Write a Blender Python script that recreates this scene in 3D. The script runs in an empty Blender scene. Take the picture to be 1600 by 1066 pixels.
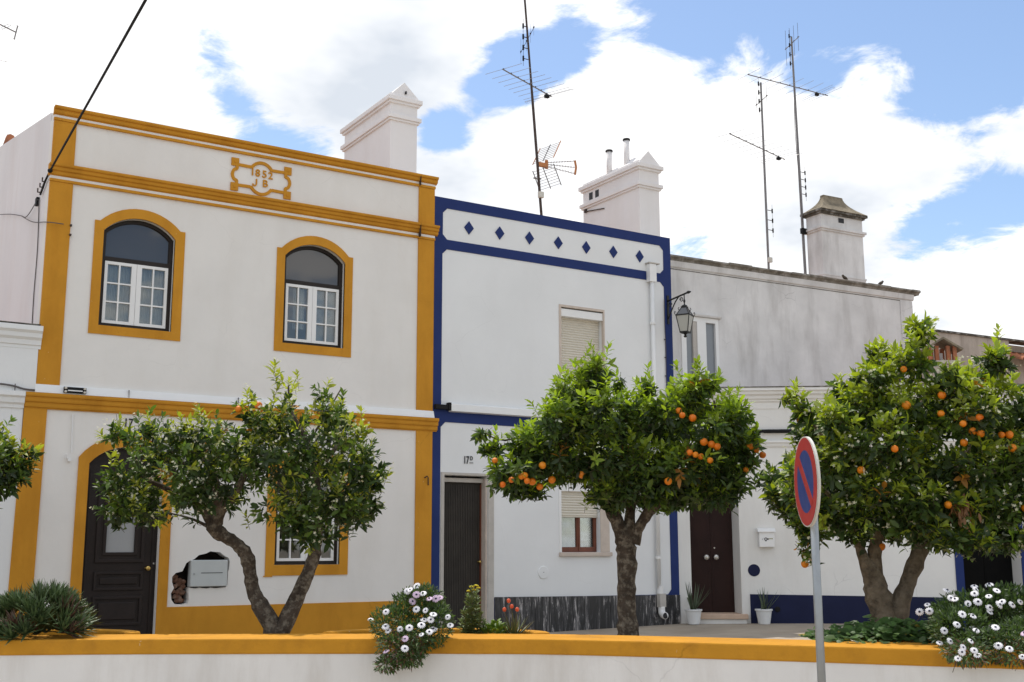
import bpy, bmesh, math, random
import numpy as np
from mathutils import Vector, Matrix, Euler
from mathutils.geometry import tessellate_polygon

SC = bpy.context.scene
COL = SC.collection
rad = math.radians

# ------------------------------------------------------------------ camera
CAM = (-7.865, -14.611, 1.254)
cam_d = bpy.data.cameras.new('camera')
cam = bpy.data.objects.new('camera', cam_d)
COL.objects.link(cam)
cam_d.sensor_width = 36.0
cam_d.lens = 40.545
cam_d.clip_start = 0.1
cam_d.clip_end = 3000.0
# rows = world axes written in camera axes (solved from the facade's vanishing points)
_R = Matrix(((0.8457417, -0.0924483, -0.5255229), (-0.5335878, -0.1506934, -0.8322113), (-0.0022563, 0.9842483, -0.1767770)))
_X = Vector((_R[0][0], _R[1][0], _R[2][0])).normalized()
_Yc = Vector((_R[0][1], _R[1][1], _R[2][1]))
_Zc = _X.cross(_Yc).normalized(); _Yc = _Zc.cross(_X).normalized()
cam.matrix_world = Matrix(((_X[0], _Yc[0], _Zc[0], CAM[0]), (_X[1], _Yc[1], _Zc[1], CAM[1]), (_X[2], _Yc[2], _Zc[2], CAM[2]), (0, 0, 0, 1)))
SC.camera = cam

# ------------------------------------------------------------------ sky, sun, exposure
SUN_EL, SUN_AZ = 66.0, 6.0          # azimuth from +Y towards +X
world = bpy.data.worlds.new('World'); SC.world = world; world.use_nodes = True
def build_sky():
    nt = world.node_tree; N = nt.nodes; L = nt.links; N.clear()
    out = N.new('ShaderNodeOutputWorld')
    sky = N.new('ShaderNodeTexSky'); sky.sky_type = 'NISHITA'; sky.sun_disc = False
    sky.sun_elevation = rad(SUN_EL); sky.sun_rotation = rad(SUN_AZ); sky.air_density = 1.0; sky.dust_density = 0.6; sky.ozone_density = 1.5
    bg1 = N.new('ShaderNodeBackground'); bg1.inputs[1].default_value = 0.15
    L.new(sky.outputs[0], bg1.inputs[0])
    tc = N.new('ShaderNodeTexCoord')
    sep = N.new('ShaderNodeSeparateXYZ'); L.new(tc.outputs['Generated'], sep.inputs[0])
    def m(op, a, b=None, c=None):
        n = N.new('ShaderNodeMath'); n.operation = op
        for i, q in enumerate((a, b, c)):
            if q is None: continue
            if isinstance(q, (int, float)): n.inputs[i].default_value = q
            else: L.new(q, n.inputs[i])
        return n.outputs[0]
    zz = m('ADD', m('MAXIMUM', sep.outputs[2], 0.0), 0.22)
    cmb = N.new('ShaderNodeCombineXYZ')
    L.new(m('DIVIDE', sep.outputs[0], zz), cmb.inputs[0]); L.new(m('DIVIDE', sep.outputs[1], zz), cmb.inputs[1])
    def noise(scale, detail, rough, off=(0, 0, 0), dist=0.0):
        mp = N.new('ShaderNodeMapping'); mp.inputs['Location'].default_value = off; L.new(cmb.outputs[0], mp.inputs[0])
        n = N.new('ShaderNodeTexNoise'); n.inputs['Scale'].default_value = scale; n.inputs['Detail'].default_value = detail
        n.inputs['Roughness'].default_value = rough; n.inputs['Distortion'].default_value = dist
        L.new(mp.outputs[0], n.inputs['Vector']); return n.outputs['Fac']
    big = noise(1.3, 3, 0.5, (3.1, 1.7, 0))
    mid = noise(4.5, 9, 0.66, (0.3, 5.2, 0), 0.5)
    fine = noise(11.0, 8, 0.62, (2.9, 0.4, 0), 0.8)
    # cloud banks and blue gaps of this day's sky: direction, sharpness, amount
    banks = [((0.267, 0.877, 0.40), 2600, -.38), ((0.294, 0.886, 0.359), 2600, -.33), ((0.325, 0.887, 0.329), 1700, -.36), ((0.362, 0.865, 0.346), 3500, -.22),
             ((0.449, 0.821, 0.352), 1900, -.75), ((0.483, 0.785, 0.387), 1900, -.72), ((0.505, 0.765, 0.40), 2100, -.48), ((0.530, 0.740, 0.415), 2300, -.42), ((0.60, 0.672, 0.434), 700, -.34),
             ((0.67, 0.62, 0.409), 420, -.32), ((0.744, 0.536, 0.399), 300, -.46), ((0.79, 0.49, 0.37), 400, -.30), ((0.747, 0.573, 0.338), 1100, -.28),
             ((0.795, 0.537, 0.282), 900, -.40), ((0.64, 0.726, 0.253), 1600, -.30), ((0.766, 0.589, 0.262), 1100, -.40),
             ((0.194, 0.90, 0.391), 120, .30), ((0.397, 0.829, 0.395), 250, .34), ((0.557, 0.759, 0.337), 160, .36), ((0.647, 0.674, 0.356), 330, .32),
             ((0.694, 0.658, 0.293), 350, .22), ((0.722, 0.580, 0.377), 1300, .62), ((0.745, 0.590, 0.310), 1300, .55), ((0.765, 0.571, 0.300), 1800, .45), ((0.795, 0.519, 0.317), 1500, .50),
             ((0.791, 0.576, 0.206), 260, .34), ((0.36, 0.82, 0.44), 160, .22), ((0.484, 0.818, 0.305), 400, .25)]
    acc = m('ADD', m('MULTIPLY', big, 0.55), m('MULTIPLY_ADD', fine, 0.55, m('MULTIPLY_ADD', mid, 0.95, -0.325)))
    for d, k, a in banks:
        v = Vector(d).normalized()
        dp = N.new('ShaderNodeVectorMath'); dp.operation = 'DOT_PRODUCT'; dp.inputs[1].default_value = v
        L.new(tc.outputs['Generated'], dp.inputs[0])
        e = m('EXPONENT', m('MULTIPLY', m('SUBTRACT', dp.outputs['Value'], 1.0), float(k)))
        acc = m('MULTIPLY_ADD', e, a, acc)
    mr = N.new('ShaderNodeMapRange'); mr.interpolation_type = 'SMOOTHSTEP'
    mr.inputs['From Min'].default_value = 0.54; mr.inputs['From Max'].default_value = 0.78
    L.new(acc, mr.inputs['Value'])
    shade = noise(2.2, 5, 0.55, (7.7, 2.2, 0))
    cr = N.new('ShaderNodeValToRGB')
    cr.color_ramp.elements[0].position = 0.34; cr.color_ramp.elements[0].color = (0.60, 0.645, 0.71, 1)
    cr.color_ramp.elements[1].position = 0.56; cr.color_ramp.elements[1].color = (1.0, 1.0, 1.0, 1)
    L.new(shade, cr.inputs[0])
    bg2 = N.new('ShaderNodeBackground'); bg2.inputs[1].default_value = 1.08; L.new(cr.outputs[0], bg2.inputs[0])
    mix = N.new('ShaderNodeMixShader'); L.new(mr.outputs[0], mix.inputs[0]); L.new(bg1.outputs[0], mix.inputs[1]); L.new(bg2.outputs[0], mix.inputs[2])
    L.new(mix.outputs[0], out.inputs[0])
build_sky()
sun_d = bpy.data.lights.new('sun', 'SUN'); sun_d.energy = 3.2; sun_d.angle = rad(0.53); sun_d.color = (1.0, 0.95, 0.87)
sun = bpy.data.objects.new('sun', sun_d); COL.objects.link(sun); sun.location = (0, 20, 30)
_s = Vector((math.sin(rad(SUN_AZ)) * math.cos(rad(SUN_EL)), math.cos(rad(SUN_AZ)) * math.cos(rad(SUN_EL)), math.sin(rad(SUN_EL))))
sun.rotation_euler = _s.to_track_quat('Z', 'Y').to_euler()
SC.view_settings.view_transform = 'Standard'; SC.view_settings.look = 'None'
SC.view_settings.exposure = 0.20; SC.view_settings.gamma = 1.0; SC.view_settings.use_curve_mapping = False

# ------------------------------------------------------------------ materials
MATS = {}
def material(name, col, rough=0.8, var=0.0, vscale=3.0, bump=0.0, bscale=60.0, metal=0.0, stain=None, spec=None, streak=False, crack=0.0, chip=None):
    """procedural surface: base colour, tone variation, fine relief, optional stains"""
    mt = bpy.data.materials.new(name); mt.use_nodes = True; MATS[name] = mt
    nt = mt.node_tree; N = nt.nodes; L = nt.links
    b = N['Principled BSDF']; b.inputs['Roughness'].default_value = rough; b.inputs['Metallic'].default_value = metal
    if spec is not None: b.inputs['Specular IOR Level'].default_value = spec
    b.inputs['Base Color'].default_value = (*col, 1)
    if spec is None and rough >= .7: b.inputs['Specular IOR Level'].default_value = 0.2
    tc = N.new('ShaderNodeTexCoord')
    cur = None
    if var > 0:
        n = N.new('ShaderNodeTexNoise'); n.inputs['Scale'].default_value = vscale; n.inputs['Detail'].default_value = 7; n.inputs['Roughness'].default_value = 0.6
        L.new(tc.outputs['Object'], n.inputs['Vector'])
        r = N.new('ShaderNodeValToRGB'); r.color_ramp.elements[0].position = 0.3; r.color_ramp.elements[1].position = 0.7
        r.color_ramp.elements[0].color = (*[c * (1 - var) for c in col], 1); r.color_ramp.elements[1].color = (*[min(1, c * (1 + var * .6)) for c in col], 1)
        L.new(n.outputs['Fac'], r.inputs[0]); cur = r.outputs[0]
    if stain:
        scol, amount, scale = stain
        mp = N.new('ShaderNodeMapping'); L.new(tc.outputs['Object'], mp.inputs[0])
        mp.inputs['Scale'].default_value = (scale, scale, scale * (0.22 if streak else 1.0))
        n = N.new('ShaderNodeTexNoise'); n.inputs['Scale'].default_value = 1.0; n.inputs['Detail'].default_value = 8; n.inputs['Roughness'].default_value = 0.65
        L.new(mp.outputs[0], n.inputs['Vector'])
        r = N.new('ShaderNodeValToRGB'); r.color_ramp.elements[0].position = 0.48; r.color_ramp.elements[1].position = 0.72
        r.color_ramp.elements[0].color = (0, 0, 0, 1); r.color_ramp.elements[1].color = (amount, amount, amount, 1)
        L.new(n.outputs['Fac'], r.inputs[0])
        mx = N.new('ShaderNodeMixRGB'); L.new(r.outputs[0], mx.inputs[0])
        if cur: L.new(cur, mx.inputs[1])
        else: mx.inputs[1].default_value = (*col, 1)
        mx.inputs[2].default_value = (*scol, 1); cur = mx.outputs[0]
    if chip:      # small flakes where the paint has come off
        ccol, amount, scale = chip
        n = N.new('ShaderNodeTexNoise'); n.inputs['Scale'].default_value = scale; n.inputs['Detail'].default_value = 4; L.new(tc.outputs['Object'], n.inputs['Vector'])
        r = N.new('ShaderNodeValToRGB'); r.color_ramp.elements[0].position = 0.735; r.color_ramp.elements[1].position = 0.765
        r.color_ramp.elements[0].color = (0, 0, 0, 1); r.color_ramp.elements[1].color = (amount, amount, amount, 1); L.new(n.outputs['Fac'], r.inputs[0])
        mx = N.new('ShaderNodeMixRGB'); L.new(r.outputs[0], mx.inputs[0]); mx.inputs[2].default_value = (*ccol, 1)
        if cur: L.new(cur, mx.inputs[1])
        else: mx.inputs[1].default_value = (*col, 1)
        cur = mx.outputs[0]
    if crack > 0:  # hairline cracks, broken up by noise
        wn = N.new('ShaderNodeTexNoise'); wn.inputs['Scale'].default_value = 3.0; wn.inputs['Detail'].default_value = 6; L.new(tc.outputs['Object'], wn.inputs['Vector'])
        mxv = N.new('ShaderNodeMixRGB'); mxv.inputs[0].default_value = 0.18; L.new(tc.outputs['Object'], mxv.inputs[1]); L.new(wn.outputs['Color'], mxv.inputs[2])
        vo = N.new('ShaderNodeTexVoronoi'); vo.feature = 'DISTANCE_TO_EDGE'; vo.inputs['Scale'].default_value = 1.5; L.new(mxv.outputs[0], vo.inputs['Vector'])
        r = N.new('ShaderNodeValToRGB'); r.color_ramp.elements[0].position = 0.0; r.color_ramp.elements[1].position = 0.006
        r.color_ramp.elements[0].color = (crack, crack, crack, 1); r.color_ramp.elements[1].color = (0, 0, 0, 1); L.new(vo.outputs['Distance'], r.inputs[0])
        mk = N.new('ShaderNodeTexNoise'); mk.inputs['Scale'].default_value = 0.9; L.new(tc.outputs['Object'], mk.inputs['Vector'])
        r2 = N.new('ShaderNodeValToRGB'); r2.color_ramp.elements[0].position = 0.52; r2.color_ramp.elements[1].position = 0.62; L.new(mk.outputs['Fac'], r2.inputs[0])
        ml_ = N.new('ShaderNodeMath'); ml_.operation = 'MULTIPLY'; L.new(r.outputs[0], ml_.inputs[0]); L.new(r2.outputs[0], ml_.inputs[1])
        mx = N.new('ShaderNodeMixRGB'); L.new(ml_.outputs[0], mx.inputs[0]); mx.inputs[2].default_value = (*[c * .35 for c in col], 1)
        if cur: L.new(cur, mx.inputs[1])
        else: mx.inputs[1].default_value = (*col, 1)
        cur = mx.outputs[0]
    if cur: L.new(cur, b.inputs['Base Color'])
    if bump > 0:
        n = N.new('ShaderNodeTexNoise'); n.inputs['Scale'].default_value = bscale; n.inputs['Detail'].default_value = 5
        L.new(tc.outputs['Object'], n.inputs['Vector'])
        bp = N.new('ShaderNodeBump'); bp.inputs['Strength'].default_value = bump; bp.inputs['Distance'].default_value = 0.03 if 'bark' in name else 0.01
        L.new(n.outputs['Fac'], bp.inputs['Height']); L.new(bp.outputs[0], b.inputs['Normal'])
    return mt
OCH = (0.58, 0.268, 0.028)
material('plaster_cream', (0.79, 0.768, 0.735), 0.9, 0.06, 0.9, 0.25, 9, stain=((0.66, 0.62, 0.56), 0.28, 1.9), streak=True, crack=.16)
material('plaster_white', (0.78, 0.79, 0.79), 0.9, 0.05, 0.8, 0.22, 8, stain=((0.68, 0.68, 0.67), 0.25, 1.4), streak=True, crack=.12)
material('plaster_low', (0.79, 0.78, 0.75), 0.9, 0.05, 1.0, 0.35, 7, stain=((0.60, 0.58, 0.54), 0.45, 1.8), streak=True, crack=.25)
material('ledge_grey', (0.20, 0.18, 0.15), 1.0, 0.4, 8, 0.8, 40, stain=((0.42, 0.40, 0.37), 0.9, 7.0))
material('plaster_stained', (0.71, 0.70, 0.69), 0.95, 0.16, 1.3, 0.35, 10, stain=((0.33, 0.31, 0.29), 0.62, 1.7), streak=True, crack=.5)
material('plaster_brown', (0.48, 0.42, 0.36), 0.95, 0.2, 1.5, 0.5, 12, stain=((0.22, 0.18, 0.15), 0.8, 2.6), streak=True)
material('plaster_chimney', (0.79, 0.768, 0.762), 0.9, 0.05, 1.0, 0.25, 8, stain=((0.66, 0.61, 0.57), 0.35, 1.6), streak=True)
material('plaster_pink', (0.75, 0.725, 0.725), 0.9, 0.06, 0.7, 0.25, 8, stain=((0.62, 0.54, 0.51), 0.4, 1.1), streak=True)
material('plaster_wall', (0.78, 0.76, 0.73), 0.9, 0.06, 1.1, 0.3, 12, stain=((0.48, 0.43, 0.37), 0.45, 2.6), streak=True, crack=.22)
material('ochre', OCH, 0.85, 0.10, 2.2, 0.2, 25, stain=((0.38, 0.15, 0.012), 0.5, 2.8), streak=True, crack=.2, chip=((0.66, 0.42, 0.16), .8, 26))
material('ochre_coping', (0.57, 0.265, 0.024), 0.85, 0.10, 3.0, 0.35, 30, stain=((0.36, 0.16, 0.02), 0.6, 4.0), crack=.6, chip=((0.62, 0.46, 0.28), .8, 22))
material('navy', (0.018, 0.035, 0.140), 0.7, 0.12, 2.0, 0.15, 20)
material('navy_dark', (0.014, 0.018, 0.055), 0.75, 0.15, 2.0, 0.2, 20)
material('moss', (0.10, 0.09, 0.075), 1.0, 0.4, 9, 0.8, 40, stain=((0.45, 0.43, 0.40), 0.9, 6.0))
material('lichen_cap', (0.26, 0.22, 0.16), 1.0, 0.35, 6, 0.7, 35, stain=((0.10, 0.09, 0.07), 0.8, 5.0))
material('white_paint', (0.80, 0.80, 0.79), 0.45, 0.03, 4)
material('white_metal', (0.80, 0.81, 0.81), 0.4, 0.03, 3)
material('dark_frame', (0.024, 0.018, 0.015), 0.5, 0.2, 6, spec=.25)
material('door_wood', (0.021, 0.0145, 0.013), 0.5, 0.3, 5, 0.1, 40, spec=.28)
material('door_brown', (0.042, 0.036, 0.030), 0.6, 0.25, 4, spec=.25)
material('door_maroon', (0.028, 0.011, 0.009), 0.5, 0.2, 4, spec=.2)
material('door_black', (0.004, 0.004, 0.004), 0.7, spec=.1)
material('red_wood', (0.16, 0.045, 0.02), 0.5, 0.25, 8)
material('stone_beige', (0.58, 0.50, 0.43), 0.8, 0.12, 6, 0.2, 40)
material('stone_grey', (0.50, 0.47, 0.43), 0.85, 0.12, 6, 0.2, 40)
material('stone_pink', (0.60, 0.44, 0.33), 0.8, 0.12, 7, 0.2, 40)
material('shutter_cream', (0.68, 0.64, 0.55), 0.5, 0.05, 5)
material('curtain', (0.62, 0.62, 0.60), 0.95, 0.1, 8)
material('curtain_grey', (0.46, 0.455, 0.44), 0.95, 0.15, 8)
material('roof_old', (0.30, 0.185, 0.13), 0.95, 0.3, 3, 0.5, 20, stain=((0.16, 0.12, 0.09), 0.7, 2))
material('tile', (0.42, 0.16, 0.08), 0.9, 0.3, 5, 0.4, 30, stain=((0.20, 0.12, 0.09), 0.7, 4))
material('hole_shade', (0.022, 0.016, 0.013), 1.0, 0.5, 12, 1.0, 25)
material('brick_rough', (0.17, 0.09, 0.06), 1.0, 0.5, 12, 1.0, 25, stain=((0.36, 0.28, 0.22), 0.8, 16))
material('iron', (0.018, 0.019, 0.018), 0.5, 0.2, 20, metal=0.3)
material('steel', (0.34, 0.36, 0.37), 0.42, 0.12, 8, metal=0.6)
material('mast_rust', (0.075, 0.055, 0.048), 0.8, 0.35, 15)
material('mast_grey', (0.22, 0.21, 0.21), 0.6, 0.2, 15, metal=0.3)
material('alu_rod', (0.42, 0.42, 0.43), 0.4, metal=0.6)
material('orange_plastic', (0.50, 0.19, 0.06), 0.6, 0.1, 20)
material('brass', (0.60, 0.42, 0.14), 0.22, metal=1.0)
material('chrome_knob', (0.55, 0.53, 0.50), 0.25, metal=0.8)
material('box_grey', (0.40, 0.44, 0.45), 0.45, 0.04, 5)
material('black_rubber', (0.012, 0.012, 0.013), 0.7)
material('wire_grey', (0.12, 0.11, 0.11), 0.8)
material('paving', (0.38, 0.325, 0.26), 0.95, 0.25, 0.9, 0.5, 30, stain=((0.36, 0.28, 0.20), 0.5, 1.1))
material('street_concrete', (0.36, 0.315, 0.26), 0.95, 0.2, 0.6, 0.5, 60)
material('soil', (0.07, 0.05, 0.035), 1.0, 0.4, 9, 1.0, 30)
material('box_pale', (0.50, 0.53, 0.53), 0.45, 0.04, 5)
material('pot_white', (0.74, 0.75, 0.75), 0.6, 0.06, 8)
material('bark', (0.080, 0.062, 0.047), 1.0, 0.55, 9, 1.0, 22, stain=((0.30, 0.26, 0.20), 0.85, 17))
material('bark_pale', (0.19, 0.15, 0.105), 1.0, 0.5, 9, 1.0, 22, stain=((0.06, 0.047, 0.033), 0.9, 12))
material('twig', (0.10, 0.085, 0.05), 0.9)
material('orange_peel', (0.78, 0.165, 0.004), 0.5, 0.12, 14, 0.25, 160)
material('petal_white', (0.82, 0.80, 0.82), 0.7)
material('petal_pink', (0.66, 0.50, 0.64), 0.7)
material('daisy_eye', (0.02, 0.02, 0.05), 0.6)
material('yellow_bloom', (0.62, 0.52, 0.04), 0.7, 0.2, 60)
material('red_bloom', (0.62, 0.10, 0.04), 0.6, 0.2, 60)
material('letter_black', (0.012, 0.012, 0.014), 0.6)
material('sign_red', (0.34, 0.016, 0.013), 0.55, 0.12, 6, stain=((0.34, 0.06, 0.05), .35, 14))
material('sign_blue', (0.010, 0.030, 0.16), 0.55, 0.14, 6, stain=((0.04, 0.07, 0.20), .35, 12))
material('sign_rim', (0.62, 0.60, 0.54), 0.5, 0.06, 12)
material('olive_print', (0.30, 0.30, 0.12), 0.6)
material('bird_brown', (0.09, 0.075, 0.06), 0.9, 0.3, 40)
material('flue_black', (0.02, 0.02, 0.02), 0.7)
material('dish_white', (0.6, 0.58, 0.52), 0.7)

def vary_fruit():
    nt = MATS['orange_peel'].node_tree; N = nt.nodes; L = nt.links; b = N['Principled BSDF']; src = b.inputs['Base Color'].links[0].from_socket
    oi = N.new('ShaderNodeObjectInfo'); r = N.new('ShaderNodeValToRGB'); r.color_ramp.elements[0].color = (1, 1, 1, 1); r.color_ramp.elements[1].color = (.95, 1.55, 1.0, 1); L.new(oi.outputs['Random'], r.inputs[0])
    m = N.new('ShaderNodeMixRGB'); m.blend_type = 'MULTIPLY'; m.inputs[0].default_value = 1.0; L.new(src, m.inputs[1]); L.new(r.outputs[0], m.inputs[2]); L.new(m.outputs[0], b.inputs['Base Color'])
vary_fruit()
def leaf_material(name, gloss=0.35, trans=0.3):
    mt = bpy.data.materials.new(name); mt.use_nodes = True; MATS[name] = mt
    nt = mt.node_tree; N = nt.nodes; L = nt.links
    b = N['Principled BSDF']; b.inputs['Roughness'].default_value = gloss
    at = N.new('ShaderNodeAttribute'); at.attribute_name = 'leaf_colour'
    L.new(at.outputs['Color'], b.inputs['Base Color'])
    tr = N.new('ShaderNodeBsdfTranslucent')
    hs = N.new('ShaderNodeHueSaturation'); hs.inputs['Value'].default_value = 1.9; hs.inputs['Saturation'].default_value = 1.1
    L.new(at.outputs['Color'], hs.inputs['Color']); L.new(hs.outputs[0], tr.inputs[0])
    mx = N.new('ShaderNodeMixShader'); mx.inputs[0].default_value = trans
    L.new(b.outputs[0], mx.inputs[1]); L.new(tr.outputs[0], mx.inputs[2]); L.new(mx.outputs[0], N['Material Output'].inputs[0])
    return mt
leaf_material('leaf', 0.52, 0.34)
leaf_material('leaf_matt', 0.6, 0.2)
leaf_material('leaf_fleshy', 0.5, 0.08)

def glass_material(name, tint=(0.9, 0.93, 0.93), refl=1.0):
    mt = bpy.data.materials.new(name); mt.use_nodes = True; MATS[name] = mt
    nt = mt.node_tree; N = nt.nodes; L = nt.links; N.remove(N['Principled BSDF'])
    g = N.new('ShaderNodeBsdfGlossy'); g.inputs['Roughness'].default_value = 0.02; g.inputs[0].default_value = (refl, refl, refl, 1)
    t = N.new('ShaderNodeBsdfTransparent'); t.inputs[0].default_value = (*tint, 1)
    f = N.new('ShaderNodeFresnel'); f.inputs[0].default_value = 1.7
    mx = N.new('ShaderNodeMixShader'); L.new(f.outputs[0], mx.inputs[0]); L.new(t.outputs[0], mx.inputs[1]); L.new(g.outputs[0], mx.inputs[2])
    L.new(mx.outputs[0], N['Material Output'].inputs[0])
glass_material('glass')
def frosted(name, col):
    mt = bpy.data.materials.new(name); mt.use_nodes = True; MATS[name] = mt
    b = mt.node_tree.nodes['Principled BSDF']; b.inputs['Base Color'].default_value = (*col, 1); b.inputs['Roughness'].default_value = 0.18
frosted('glass_grey', (0.16, 0.16, 0.16)); frosted('glass_lamp', (0.42, 0.42, 0.38)); frosted('glass_bluegrey', (0.22, 0.24, 0.26)); frosted('glass_pale', (0.34, 0.35, 0.36))
frosted('glass_fan', (0.048, 0.045, 0.044)); MATS['glass_fan'].node_tree.nodes['Principled BSDF'].inputs['Roughness'].default_value = 0.03; MATS['glass_fan'].node_tree.nodes['Principled BSDF'].inputs['IOR'].default_value = 1.75

def marble_material():
    mt = bpy.data.materials.new('marble_streaked'); mt.use_nodes = True; MATS['marble_streaked'] = mt
    nt = mt.node_tree; N = nt.nodes; L = nt.links; b = N['Principled BSDF']; b.inputs['Roughness'].default_value = 0.35
    tc = N.new('ShaderNodeTexCoord'); mp = N.new('ShaderNodeMapping'); mp.inputs['Scale'].default_value = (8, 8, 1.0); L.new(tc.outputs['Object'], mp.inputs[0])
    n = N.new('ShaderNodeTexNoise'); n.inputs['Scale'].default_value = 2.2; n.inputs['Detail'].default_value = 10; n.inputs['Roughness'].default_value = 0.75; n.inputs['Distortion'].default_value = 0.9
    oi = N.new('ShaderNodeObjectInfo'); cb = N.new('ShaderNodeCombineXYZ'); ms = N.new('ShaderNodeMath'); ms.operation = 'MULTIPLY'; ms.inputs[1].default_value = 37.0
    L.new(oi.outputs['Random'], ms.inputs[0]); L.new(ms.outputs[0], cb.inputs[0]); L.new(ms.outputs[0], cb.inputs[2]); L.new(cb.outputs[0], mp.inputs['Location'])
    L.new(mp.outputs[0], n.inputs[0])
    r = N.new('ShaderNodeValToRGB'); e = r.color_ramp.elements
    e[0].position = 0.46; e[0].color = (0.010, 0.010, 0.012, 1); e[1].position = 0.665; e[1].color = (0.66, 0.62, 0.61, 1)
    k = e.new(0.55); k.color = (0.05, 0.05, 0.055, 1)
    L.new(n.outputs['Fac'], r.inputs[0]); L.new(r.outputs[0], b.inputs['Base Color'])
marble_material()

# ------------------------------------------------------------------ mesh helpers
def put(o, parent=None):
    COL.objects.link(o)
    if parent is not None: o.parent = parent
    return o
def tag(o, label, cat, group=None):
    o['label'] = label; o['category'] = cat
    if group: o['group'] = group
    return o
def thing(name, label, cat, loc=(0, 0, 0), rz=0.0, group=None):
    e = bpy.data.objects.new(name, None); e.empty_display_size = 0.1
    put(e); e.location = loc; e.rotation_euler = (0, 0, rz)
    return tag(e, label, cat, group)
def structure(o):
    o['kind'] = 'structure'; return o
def catmull(pts, n=6):
    pts = [np.array(p, float) for p in pts]; out = []
    for i in range(len(pts) - 1):
        p0 = pts[max(i - 1, 0)]; p1 = pts[i]; p2 = pts[i + 1]; p3 = pts[min(i + 2, len(pts) - 1)]
        for k in range(n):
            t = k / n
            out.append(0.5 * ((2 * p1) + (-p0 + p2) * t + (2 * p0 - 5 * p1 + 4 * p2 - p3) * t * t + (-p0 + 3 * p1 - 3 * p2 + p3) * t ** 3))
    out.append(pts[-1]); return out

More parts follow.
